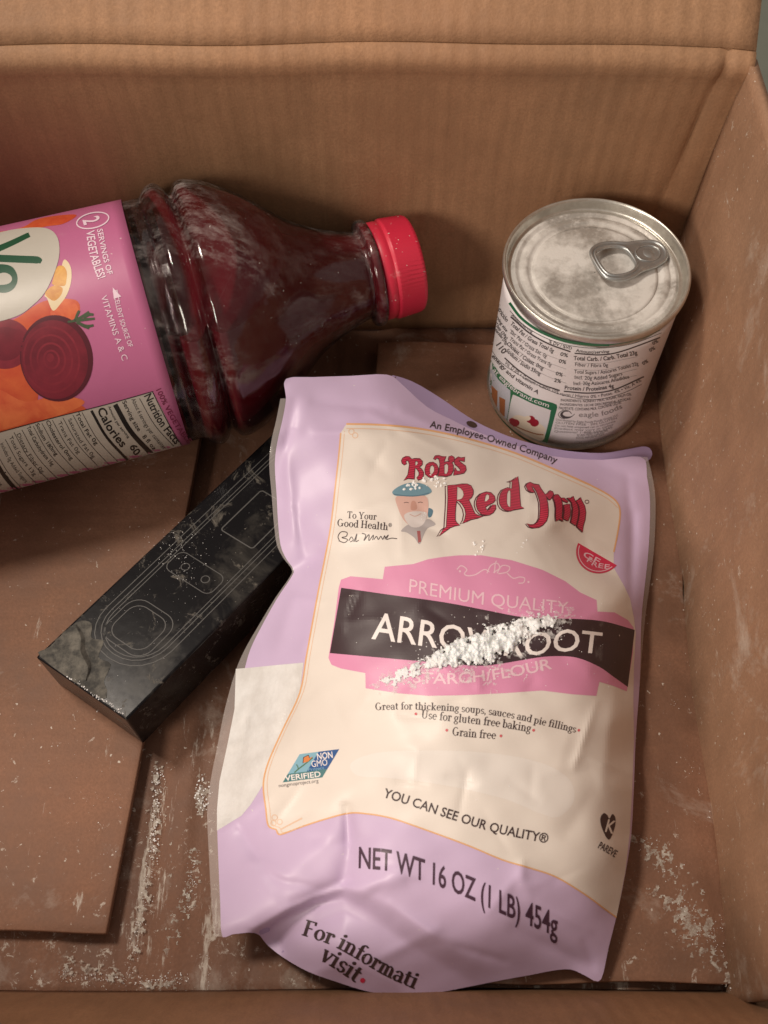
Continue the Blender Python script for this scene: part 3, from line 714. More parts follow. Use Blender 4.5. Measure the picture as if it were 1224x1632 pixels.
# left column at the can's edge
for k, (s, y0) in enumerate((('Nutrición', 55), ('Serving size', 120), ('2 Tbsp (39g)', 170), ('Cucharadas (39g)', 205))):
    CP.append((text_on(s, zk([(78 - 8 * k, y0 - 40), (110, y0 + 25), (150, y0 + 80)]), 6.5 if k == 0 else 4.6, .03), 'can_black', .12))
ct('110', [(85, 285), (105, 315), (130, 345)], 9, .04)
# green picture frame and the two dessert photographs
gf = zk([(45, 375), (110, 475), (200, 560), (320, 625), (450, 660), (478, 672), (482, 690), (455, 790), (412, 945), (385, 940), (300, 915), (220, 870), (150, 812), (60, 690), (30, 560)])
CP.append((tri_poly(gf), 'can_green', .06))
ph1 = spline(zk([(190, 620), (210, 612), (320, 665), (430, 705), (438, 720), (420, 810), (385, 905), (300, 890), (230, 850), (162, 795), (172, 700)]), 3, True)
CP.append((tri_poly(ph1), 'can_photo', .08))
CP.append((tri_poly(spline(zk([(165, 795), (190, 770), (290, 800), (395, 850), (385, 905), (300, 890), (230, 850)]), 4, True)), 'can_cream', .10))
CP.append((tri_poly(spline(zk([(185, 760), (230, 740), (320, 770), (395, 815), (400, 850), (300, 825), (200, 790)]), 4, True)), 'can_cream', .11))
CP.append((ribbon(spline(zk([(170, 790), (240, 825), (330, 858), (393, 868)]), 5), 1.6), 'can_brown', .13))
for c in ((205, 790, 8, 6), (310, 768, 7, 6), (335, 790, 7, 6), (190, 775, 5, 4)): CP.append((tri_poly(circle(*zk([c[:2]])[0], c[2], c[3], 18)), 'can_berry', .14))
CP.append((tri_poly(circle(*zk([(290, 760)])[0], 5, 4, 14)), 'can_cream', .15))
ph2 = spline(zk([(55, 440), (100, 510), (165, 570), (178, 590), (170, 680), (145, 780), (85, 715), (38, 620), (40, 500)]), 3, True)
CP.append((tri_poly(ph2), 'can_glass', .08))
for gx in ((55, 545, 95, 585), (105, 620, 145, 640)):
    CP.append((tri_poly(zk([(gx[0], gx[1]), (gx[2], gx[3]), (gx[2] - 4, gx[3] + 110), (gx[0] + 4, gx[1] + 110)])), 'can_brown', .10))
CP.append((text_on('at eaglebrand.com', zk([(62, 448), (105, 500), (200, 585), (300, 643), (425, 690)]), 6.6, .02), 'can_white', .13))
# maker's mark: swirl and name
cx, cy = zk([(538, 735)])[0]
CP.append((ribbon(spline([(cx - 9, cy - 4), (cx - 3, cy - 6.5), (cx + 5, cy - 5), (cx + 9, cy - 1)], 5), 1.0), 'can_black', .12))
CP.append((ribbon(spline([(cx + 4, cy - 5), (cx - 4, cy - 4), (cx - 7, cy + 1), (cx - 1, cy + 5), (cx + 8, cy + 4), (cx + 14, cy - .5)], 6), lambda t: .8 + 3.6 * math.sin(math.pi * min(1, t * 1.05)) ** 2), 'can_black', .12))
CP.append((ribbon(spline([(cx - 9, cy - 4), (cx - 12, cy), (cx - 9, cy + 5), (cx - 2, cy + 7)], 5), .8), 'can_black', .12))
ct('eagle foods', [(622, 752), (770, 745), (905, 695)], 7.5, .0, 'can_grey')
for k in range(5): ct(('Distributed by Eagle Family Foods Group LLC', 'GLUTEN FREE · SIN GLUTEN', 'Do not heat unopened can in microwave', 'Product may vary in color', 'Questions? 1-888-656-3245')[k], [(474 - 3 * k, 775 + 19 * k), (700, 790 + 17 * k), (880 - 10 * k, 745 + 20 * k)], 3.2, .0, 'can_grey')
ct('SCAN HERE FOR MORE', [(610, 878), (720, 870), (812, 845)], 3.6, .03, 'can_grey')
ct('FOOD INFORMATION', [(605, 896), (700, 889), (785, 868)], 3.6, .03, 'can_grey')
ct('STORE UNOPENED AT ROOM TEMP', [(595, 925), (720, 915), (850, 875)], 3.0, .0, 'can_grey')
ct('PLEASE RECYCLE THIS CAN', [(590, 942), (700, 935), (800, 910)], 3.0, .0, 'can_grey')
print_on('can_label_print', CP, surf_can, M, clab, step=5.0)

# ================================================================== THE BAG
BZC = """455 604 60;540 600 53;618 598 45;690 645 33;760 688 22;880 727 14;960 733 9;1032 728 6;
440 680 53;430 740 45;435 800 40;440 870 37;465 910 36;440 950 29;410 1000 21;375 1070 12;345 1190 6;330 1290 5;335 1390 7;340 1492 10;
1043 800 6;1040 870 6;1028 980 7;1018 1080 9;1010 1180 11;1006 1330 12;985 1450 10;955 1563 5;
405 1478 16;460 1445 21;545 1405 28;850 1553 6;910 1545 7;430 1500 9;450 1522 8;490 1546 6;540 1563 4.5;590 1578 4;640 1583 3.5;690 1580 4;745 1570 5;800 1560 6;480 1500 18;540 1515 19;600 1525 18;660 1535 16;560 1465 26;620 1475 27;690 1500 23;
550 690 50;540 800 47;530 900 45;500 1000 41;480 1100 35;440 1200 26;430 1300 21;440 1380 22;
650 700 44;650 800 49;650 900 51;650 1000 53;640 1100 53;640 1200 50;640 1280 46;620 1340 43;600 1400 35;
760 720 32;770 800 43;770 900 51;780 1000 55;780 1100 56;780 1200 53;780 1300 48;780 1400 41;780 1480 29;
880 760 25;880 830 36;900 880 37;890 950 49;900 1050 49;900 1150 48;900 1250 45;900 1350 40;890 1450 28;890 1510 16;
970 800 14;970 900 22;980 960 35;985 1050 33;985 1150 31;980 1250 31;975 1350 28;950 1450 20"""
ZP = np.array([[float(x) for x in r.split()] for r in BZC.replace('\n', '').split(';')])
class TPS:
    def __init__(self, P, v, lam=0.0):
        self.P = P; n = len(P)
        K = self.k(np.linalg.norm(P[:, None] - P[None], axis=2)) + lam * np.eye(n)
        Q = np.c_[np.ones(n), P]; A = np.block([[K, Q], [Q.T, np.zeros((3, 3))]])
        self.w = np.linalg.solve(A, np.r_[v, np.zeros(3)])
    @staticmethod
    def k(r): return np.where(r > 1e-9, r * r * np.log(r + 1e-12), 0)
    def __call__(self, x, y):
        r = np.hypot(self.P[:, 0] - x, self.P[:, 1] - y)
        return float(self.k(r) @ self.w[:-3] + self.w[-3] + self.w[-2] * x + self.w[-1] * y)
tps = TPS(ZP[:, :2] / 100, ZP[:, 2], .03)
CREASE = [  # x0 y0 x1 y1 width(px) height(mm)
    (553, 1285, 556, 1360, 9, -2.2), (556, 1360, 545, 1410, 16, -2.0), (530, 1330, 450, 1400, 26, 1.3),
    (890, 845, 985, 925, 20, -3.6), (860, 800, 900, 830, 26, 2.0), (840, 985, 930, 1000, 26, 1.6), (930, 1040, 1000, 1095, 20, -1.6),
    (760, 1075, 840, 1050, 22, -1.3), (470, 905, 520, 880, 24, -2.6), (470, 950, 440, 1040, 18, 1.6),
    (500, 690, 620, 690, 10, 1.0), (640, 655, 780, 720, 12, 1.5), (1010, 820, 1005, 960, 9, -2.0), (480, 1080, 440, 1190, 14, -1.8),
    (560, 1420, 640, 1400, 20, 2.0), (470, 1440, 560, 1400, 10, -2.2), (640, 1470, 760, 1520, 24, 1.6), (820, 1480, 940, 1540, 18, -1.6),
    (980, 1100, 960, 1250, 16, 1.5), (600, 1190, 760, 1215, 30, .9), (700, 880, 640, 900, 30, .6), (370, 1300, 420, 1380, 14, -1.4), (350, 1330, 430, 1270, 10, 1.0),
    (455, 720, 470, 860, 10, 1.3), (470, 640, 445, 760, 9, -1.0), (600, 1530, 700, 1480, 12, 1.0), (955, 1250, 900, 1330, 24, -1.0), (580, 720, 620, 760, 18, -.7)]
GX, GY, GS = 316, 586, 2.0
_gx = np.arange(GX, 1068, GS); _gy = np.arange(GY, 1606, GS)
def _table():
    XX, YY = np.meshgrid(_gx, _gy); Zt = np.full(XX.shape, tps.w[-3]) + tps.w[-2] * XX / 100 + tps.w[-1] * YY / 100
    for p, w in zip(tps.P, tps.w[:-3]): Zt += w * TPS.k(np.hypot(XX / 100 - p[0], YY / 100 - p[1]))
    for (x0, y0, x1, y1, w, h) in CREASE:
        dx, dy = x1 - x0, y1 - y0; t = ((XX - x0) * dx + (YY - y0) * dy) / (dx * dx + dy * dy); tc_ = np.clip(t, 0, 1)
        d = np.hypot(XX - x0 - dx * tc_, YY - y0 - dy * tc_) / w
        Zt += 1.45 * h * np.exp(-np.sqrt(d * d + .22) * 1.6 + .70) * (.25 + .75 * np.sin(np.pi * np.clip(.1 + .8 * t, 0, 1)))
    Zt += .30 * np.sin(XX * .031 + YY * .017) * np.sin(YY * .027 - XX * .011) + .12 * np.sin(XX * .083 - YY * .05 + 1) + .08 * np.sin(YY * .11 + XX * .06)
    fold = np.interp(XX, [395, 405, 430, 460, 505, 548, 600], [1487, 1484, 1470, 1452, 1430, 1412, 1432]); fold = np.where(XX > 600, 1432 + (XX - 600) * .62, fold); amt = np.interp(XX, [392, 410, 440, 500, 548, 620, 720, 800], [0, 6, 10, 9.5, 6.5, 4.5, 2.5, 0])
    t = np.clip((YY - fold + 3) / np.interp(XX, [500, 560, 640], [12, 26, 46]), 0, 1); Zt -= amt * t * t * (3 - 2 * t) * np.clip(1 - (YY - fold - 40) / 80, 0, 1)
    return np.maximum(Zt, 1.2) * .001
def bag_z(x, y):
    u = min(max((x - GX) / GS, 0), len(_gx) - 1.001); v = min(max((y - GY) / GS, 0), len(_gy) - 1.001)
    i, j = int(u), int(v); u -= i; v -= j
    return float((ZT[j, i] * (1 - u) + ZT[j, i + 1] * u) * (1 - v) + (ZT[j + 1, i] * (1 - u) + ZT[j + 1, i + 1] * u) * v)
_r = random.Random(3)
for _ in range(95):
    x, y = _r.uniform(380, 1000), _r.uniform(640, 1500); a_ = _r.uniform(0, 3.14); l_ = _r.uniform(25, 80)
    CREASE.append((x, y, x + l_ * math.cos(a_), y + l_ * math.sin(a_), _r.uniform(7, 14), _r.choice((-1, 1)) * _r.uniform(.2, .65)))
for (x, y, a_, l_, h_) in ((1000, 760, 1.5, 90, -.8), (480, 1250, 2.2, 90, .9), (400, 1120, 1.8, 80, -.7), (430, 1400, .2, 90, -.7), (620, 1440, .6, 120, .8), (700, 1500, .3, 110, -.9), (470, 800, 1.4, 90, -.7), (950, 1120, 1.9, 110, .8), (860, 1440, .5, 90, .7), (930, 1500, 1.2, 60, -.8), (500, 640, .1, 110, -.8), (590, 660, .45, 150, .7)):
    CREASE.append((x, y, x + l_ * math.cos(a_), y + l_ * math.sin(a_), 8, h_))
ZT = _table()
for _ in range(5):
    q_ = np.pad(ZT, 1, mode='edge'); ZT = (q_[:-2, 1:-1] + q_[2:, 1:-1] + q_[1:-1, :-2] + q_[1:-1, 2:] + 4 * q_[1:-1, 1:-1]) / 8
_zc = {}
def bz(x, y):
    k = (round(x, 2), round(y, 2)); v = _zc.get(k)
    if v is None: v = _zc[k] = bag_z(x, y)
    return v
def surf_bag(px, py, off):
    p = at(px, py, bz(px, py))
    if off == 0: return tuple(p)
    e = 3.0
    px_, py_ = at(px + e, py, bz(px + e, py)) - p, at(px, py + e, bz(px, py + e)) - p
    n = np.cross(py_, px_); n /= np.linalg.norm(n)
    if n @ (C0 - p) < 0: n = -n
    return tuple(p + n * off)
outline = [(455, 604), (500, 601), (560, 599), (617, 597), (640, 612), (680, 648), (720, 669), (760, 688), (820, 709), (880, 727), (960, 733), (1032, 728),
           (1040, 760), (1045, 800), (1043, 870), (1036, 930), (1028, 990), (1020, 1080), (1013, 1180), (1010, 1260), (1006, 1330), (997, 1390), (985, 1450), (970, 1510), (957, 1563),
           (935, 1556), (910, 1545), (880, 1547), (850, 1553), (800, 1562), (745, 1573), (690, 1583), (640, 1586), (590, 1581), (540, 1566), (490, 1548), (450, 1525), (425, 1505), (408, 1487), (370, 1489), (341, 1493),
           (337, 1440), (333, 1370), (330, 1290), (336, 1240), (346, 1190), (358, 1130), (375, 1070), (390, 1035), (410, 1000), (437, 955), (460, 922), (465, 908), (452, 890), (441, 868), (436, 830), (433, 790), (429, 740), (432, 705), (440, 670), (447, 635)]
M['bag_film'] = film('bag_film_lavender', (.57, .44, .63), .46, .14, .08)
M['bag_back'] = film('bag_film_back', (.40, .30, .50), .40, .1, .1)
inks = dict(cream=(.73, .665, .605), oval=(.75, .70, .655), window=(.76, .74, .72), clear=(.72, .62, .55), peach=(.72, .40, .20), peach2=(.72, .50, .36), pink=(.68, .27, .44), band=(.042, .022, .027), pale=(.82, .76, .74), palepink=(.78, .52, .60),
            dark=(.045, .024, .026), purple=(.06, .026, .05), rim=(.10, .015, .025), grey_m=(.19, .17, .17), circle_red=(.60, .030, .085), badge_blue=(.030, .095, .27), badge_sky=(.22, .42, .52), badge_teal=(.07, .19, .20), badge_green=(.08, .17, .10), orange=(.65, .22, .07),
            skin=(.55, .30, .24), skin2=(.66, .42, .36), beard=(.66, .60, .58), capc=(.16, .29, .36), capd=(.09, .18, .24), shirt=(.42, .38, .38), eye=(.10, .05, .05), tie=(.35, .10, .10), dotred=(.6, .1, .12))
for k_, c_ in inks.items(): M['b_' + k_] = film('bag_ink_' + k_, c_, .47, .30 if k_ == 'band' else .06, .06)
mw = NT('bag_window_powder'); M['b_window'] = mw.set(Base_Color=mw.mix(mw.ramp(mw.noise(90, 6, .65), [(.35, 0), (.65, 1)]), (.64, .62, .60), (.76, .75, .74)), Roughness=.3, Normal=mw.bump(mw.noise(110, 5, .6), .6, .0015), Coat_Weight=.4, Coat_Roughness=.15)
mr = NT('bag_ink_engraved_red'); wv = mr.n('ShaderNodeTexWave', wave_type='BANDS', bands_direction='Y'); wv.inputs['Scale'].default_value = 1050 * 2 * math.pi / 20; wv.inputs['Distortion'].default_value = .3
mr.l(mr.coord(), wv.inputs['Vector'])
M['b_red'] = mr.set(Base_Color=mr.mix(mr.ramp(wv.outputs['Fac'], [(.30, 0), (.5, 1)]), (.24, .012, .030), (.58, .04, .09)), Roughness=.36)
mc = NT('clear_seam'); tr = mc.n('ShaderNodeBsdfTransparent'); mxs = mc.n('ShaderNodeMixShader'); mxs.inputs[0].default_value = .34
mc.l(tr.outputs[0], mxs.inputs[1]); mc.l(mc.b.outputs[0], mxs.inputs[2]); mc.l(mxs.outputs[0], mc.out.inputs['Surface']); mc.set(Base_Color=(.66, .60, .58), Roughness=.18, Coat_Weight=.6)
M['seam'] = mc.m

bagc = at(700, 1100, 0)
bag = thing('starch_bag', 'puffy lavender and cream plastic bag of starch flour with black band lettering', 'bag', (bagc[0], bagc[1], 0))
# front film: grid cut to the outline, then the rim drops to a flat back film
def sheet(name, poly, mat, fn, step=6.0):
    V, Fc, key = [], [], {}
    for q in cut_grid(tri_poly(poly), step):
        ar = sum(q[k - 1][0] * q[k][1] - q[k][0] * q[k - 1][1] for k in range(len(q)))
        if abs(ar) < 1e-4: continue
        if ar > 0: q = q[::-1]
        ids = []
        for p in q:
            k = (round(p[0], 2), round(p[1], 2))
            if k not in key: key[k] = len(V); V.append(fn(p[0], p[1]))
            if key[k] not in ids: ids.append(key[k])
        if len(ids) >= 3: Fc.append(ids)
    return mesh_obj(name, V, Fc, mat, bag)
sl = [(447, 635), (440, 670), (432, 705), (429, 740), (433, 790), (436, 830), (441, 868), (452, 890), (465, 908), (460, 922), (437, 955), (410, 1000), (390, 1035), (375, 1070), (358, 1130), (346, 1190), (336, 1240), (330, 1290), (333, 1370), (337, 1440), (341, 1493)]
wl = [9, 10, 10, 9, 8, 7, 6, 4, 3, 3, 4, 6, 9, 14, 16, 17, 17, 16, 15, 14, 13]
sR = [(1032, 728), (1040, 760), (1045, 800), (1043, 870), (1036, 930), (1028, 990), (1021, 1075)]; wR = [9, 9, 9, 9, 8, 6, 2]
outline = [(x - wR[sR.index((x, y))], y) if (x, y) in sR else (x, y) for x, y in outline]
outline = [(x + wl[sl.index((x, y))], y) if (x, y) in sl else (x, y) for x, y in outline]
outl = [tuple(p) for p in spline(outline, 3, True)]
# merge the tessellation by whole grid cells so the film shades smoothly
def inside(poly):
    a = np.array(poly); b = np.roll(a, -1, 0)
    def f(x, y):
        c = ((a[:, 1] > y) != (b[:, 1] > y)) & (x < (b[:, 0] - a[:, 0]) * (y - a[:, 1]) / (b[:, 1] - a[:, 1] + 1e-12) + a[:, 0]); return c.sum() % 2 == 1
    return f
def film_sheet(name, poly, mat, fn, step=6.0):
    ins = inside(poly); P = np.array(poly); x0, y0 = np.floor(P.min(0) / step).astype(int) - 1; x1, y1 = np.ceil(P.max(0) / step).astype(int) + 1
    bmx = bmesh.new(); vid = {}
    full, part = [], []
    flag = {(i, j): ins(i * step, j * step) for i in range(x0, x1 + 2) for j in range(y0, y1 + 2)}
    def v(i, j):
        if (i, j) not in vid: vid[(i, j)] = bmx.verts.new(fn(i * step, j * step))
        return vid[(i, j)]
    for i in range(x0, x1 + 1):
        for j in range(y0, y1 + 1):
            if flag[(i, j)] and flag[(i + 1, j)] and flag[(i, j + 1)] and flag[(i + 1, j + 1)]:
                bmx.faces.new((v(i, j), v(i, j + 1), v(i + 1, j + 1), v(i + 1, j)))
    # rim: join the stepped boundary of whole cells to the traced outline
    grid_keys = {vv: k for k, vv in vid.items()}
    bmx.verts.ensure_lookup_table()
    for vtx in [q for q in bmx.verts if q.is_boundary]:
        i, j = grid_keys[vtx]; d = P - np.array([i * step, j * step]); k = int(np.argmin((d ** 2).sum(1)))
        a, b, c = P[k - 1], P[k], P[(k + 1) % len(P)]; best = None
        for s0, s1 in ((a, b), (b, c)):
            dd = s1 - s0; t = min(1, max(0, ((np.array([i * step, j * step]) - s0) @ dd) / (dd @ dd + 1e-9))); q = s0 + dd * t
            dist = ((q - np.array([i * step, j * step])) ** 2).sum()
            if best is None or dist < best[0]: best = (dist, q)
        vtx.co = fn(*best[1])
    bmesh.ops.recalc_face_normals(bmx, faces=bmx.faces[:])
    if sum(f.normal.z for f in bmx.faces) < 0: bmesh.ops.reverse_faces(bmx, faces=bmx.faces[:])
    return bm_obj(name, bmx, mat, bag, True)
front_film = film_sheet('front_film', outl, M['bag_film'], lambda x, y: surf_bag(x, y, 0), 4.0)
# back film: lies on the box floor and the black carton, meets the front at the seam
P_out = np.array(outl); cen = P_out.mean(0)
def back_fn(x, y):
    d = float(np.sqrt(((P_out - np.array([x, y])) ** 2).sum(1)).min()); p = np.array(surf_bag(x, y, 0))
    t = min(1, d / 70); base = .0335 + .010 * max(0, (p[1] - .22) / .06) if (p[0] < .028 and p[1] > .165) else .0012
    if p[1] > .165 and p[0] < .028: base = max(.0015, base)
    tt = t * t * (3 - 2 * t)
    return (p[0], p[1], max(.0006, min(p[2] - .0006, (p[2] - .0006) * (1 - tt) + base * tt)))
film_sheet('back_film', outl, M['bag_back'], back_fn, 9.0)
# the back film standing beyond the opened top edge, with its hang hole
tb = [(617, 598), (655, 607), (700, 633), (735, 657), (772, 679), (830, 702), (900, 718), (960, 722), (1000, 716), (1034, 712), (1033, 735), (960, 741), (880, 736), (820, 718), (760, 698), (720, 680), (680, 660), (640, 625)]
def lipz(x, y): return float(np.interp(x, [617, 690, 760, 880, 960, 1032], [43.5, 28, 16, 7.5, 4.5, 3])) * .001 - max(0, (y - 600 - .3 * (x - 617))) * .00001
lip = film_sheet('back_lip', [tuple(p) for p in spline(tb, 3, True)], M['bag_back'], lambda x, y: tuple(at(x, y, lipz(x, y))), 5.0)
# clear side seams
for pts_, ws_, sg_ in ((sl, wl, 1), (sR, wR, -1)):
    pa_ = [np.array(p, float) for p in spline([(x, y, 0) for x, y in pts_], 4)]; wa_ = np.interp(np.linspace(0, 1, len(pa_)), np.linspace(0, 1, len(ws_)), ws_)
    V, Fc = [], []
    for k, (p, w) in enumerate(zip(pa_, wa_)):
        for c_ in range(4): V.append(surf_bag(p[0] + sg_ * (w + 1.5) * c_ / 3, p[1], -.0001))
        if k: Fc += [(4 * k - 4 + c_, 4 * k - 3 + c_, 4 * k + 1 + c_, 4 * k + c_) for c_ in range(3)]
    mesh_obj('clear_seam', V, Fc, M['seam'], bag)

BP = []
win = [(376, 1066), (400, 1064), (440, 1060), (484, 1056), (478, 1105), (450, 1165), (428, 1215), (420, 1250), (400, 1282), (385, 1300), (346, 1324), (346, 1290), (350, 1245), (362, 1190), (374, 1130)]
BP.append((tri_poly(win), 'b_window', .06))
panel = [(552, 676), (600, 677), (650, 681), (700, 689), (755, 702), (820, 722), (890, 751), (940, 773), (968, 788), (984, 802), (988, 820), (984, 850), (978, 880), (978, 905), (995, 935), (1004, 955), (1010, 985), (1013, 1010), (1010, 1060), (1009, 1120), (1010, 1180), (1007, 1260), (1003, 1330), (996, 1390), (985, 1448), (982, 1462), (960, 1446), (930, 1424), (885, 1397), (840, 1382), (800, 1370), (740, 1345), (660, 1316), (620, 1303), (585, 1297), (556, 1296), (520, 1305), (480, 1318), (447, 1330), (440, 1322), (428, 1316), (424, 1290), (420, 1250), (428, 1215), (450, 1165), (478, 1105), (488, 1050), (497, 1000), (508, 940), (518, 890), (527, 840), (534, 780), (540, 725), (543, 690)]
BP.append((tri_poly(panel), 'b_cream', .09))
BP.append((ribbon(spline(panel[:8], 4), 3.0), 'b_peach', .12)); BP.append((ribbon(spline([(x, y + 7) for x, y in panel[:10]], 4), 1.4), 'b_peach2', .12))
BP.append((ribbon(spline(panel[25:], 4), 2.4), 'b_peach', .12)); BP.append((ribbon(spline([(x + 6, y - 3) for x, y in panel[37:]], 4), 1.2), 'b_peach2', .12)); BP.append((ribbon(spline(panel[7:13], 4), 2.5), 'b_peach', .12))
# corner scrolls
for (cx, cy) in ((566, 694), (560, 688), (438, 1303), (446, 1310), (436, 1312)): BP.append((ribbon(circle(cx, cy, 4.2, 4.2, 18), 1.4, True), 'b_peach2', .13))
BP.append((ribbon(spline([(448, 1322), (455, 1318), (482, 1304)], 4), 2.2), 'b_peach2', .13))
# see-through oval lower down
BP.append((tri_poly(spline([(560, 1216), (600, 1200), (680, 1196), (780, 1200), (860, 1215), (905, 1240), (915, 1275), (890, 1302), (860, 1296), (800, 1272), (700, 1250), (620, 1240), (570, 1236)], 5, True)), 'b_oval', .11))
z4 = lambda pts: zc(pts, 320, 860, 1.654)
badge = z4([(395, 97), (480, 105), (485, 72), (560, 65), (600, 52), (640, 46), (680, 42), (740, 42), (820, 55), (900, 80), (960, 110), (1000, 140), (1043, 160), (1045, 190), (1090, 192), (1125, 212), (1140, 232), (1138, 300), (1122, 400), (1085, 385), (1050, 375), (1042, 412), (980, 408), (900, 398), (800, 405), (700, 410), (600, 412), (520, 405), (435, 392), (434, 352), (370, 340), (345, 330), (337, 312), (352, 220), (364, 127), (370, 106)])
BP.append((tri_poly(badge), 'b_pink', .13))
bt_ = spline([(544, 937), (620, 948), (707, 960), (780, 974), (834, 984), (880, 986), (925, 987), (965, 991), (1011, 1004)], 4); bb_ = spline([(1000, 1095), (975, 1077), (955, 1063), (925, 1050), (900, 1046), (865, 1047), (828, 1053), (790, 1059), (755, 1061), (659, 1053), (526, 1041)], 4)
BP.append((tri_poly([tuple(p) for p in bt_] + [tuple(p) for p in bb_]), 'b_band', .16))
def bt2(s, base, h, bold=.02, mk='b_dark', off=.20, up=None, sp=1.0, serif=False): BP.append((text_on(s, base, h, bold, sp, up, serif=serif), mk, off))
bt2('ARROWROOT', [(592, 1018), (650, 1026), (720, 1036), (790, 1044), (850, 1044), (900, 1038), (956, 1042)], lambda t: 42 - 9 * t, .018, 'b_pale', up=(.12, -1))
bt2('PREMIUM QUALITY', [(652, 944), (760, 963), (840, 972), (905, 979)], lambda t: 21 - 2 * t, .016, 'b_palepink', up=(.06, -1))
bt2('STARCH/FLOUR', [(658, 1088), (720, 1090), (800, 1082), (880, 1066)], 17, .03, 'b_palepink')
# scroll flourish over the lettering
for pts in ([(728, 908), (735, 902), (744, 908), (740, 915), (746, 918), (758, 916), (772, 908), (780, 912)], [(776, 914), (782, 902), (792, 898), (796, 906), (786, 913)], [(788, 914), (789, 900), (791, 894)], [(792, 914), (800, 902), (812, 904), (808, 912), (794, 915)], [(808, 914), (818, 922), (828, 920), (836, 922), (834, 929), (826, 930)]):
    BP.append((ribbon(spline(pts, 5), 1.7), 'b_palepink', .17))
for c in ((733, 911), (842, 928)): BP.append((tri_poly(circle(*c, 1.8, n=10)), 'b_palepink', .17))
bt2('An Employee-Owned Company', [(684, 681), (740, 693), (800, 710), (860, 729), (886, 739)], 10.5, .02, 'b_dark')
bt2('To Your', [(553, 826), (600, 829)], 11, serif=True); bt2('Good Health®', [(537, 839), (580, 842), (624, 846)], 12, serif=True)
sig = [[(541, 862), (539, 855), (544, 848), (553, 849), (552, 855), (545, 857), (554, 860), (549, 865), (540, 862)], [(556, 862), (560, 856), (563, 861), (558, 864)], [(564, 864), (569, 851), (567, 863), (572, 861)], [(577, 850), (583, 853), (580, 862), (588, 852), (588, 862), (595, 853), (594, 861)], [(596, 860), (600, 855), (603, 860), (607, 855), (610, 860), (613, 854), (614, 860)], [(614, 858), (619, 853), (616, 860), (624, 858), (633, 859)]]
for s_ in sig: BP.append((ribbon(spline(s_, 5), 1.3), 'b_dark', .18))
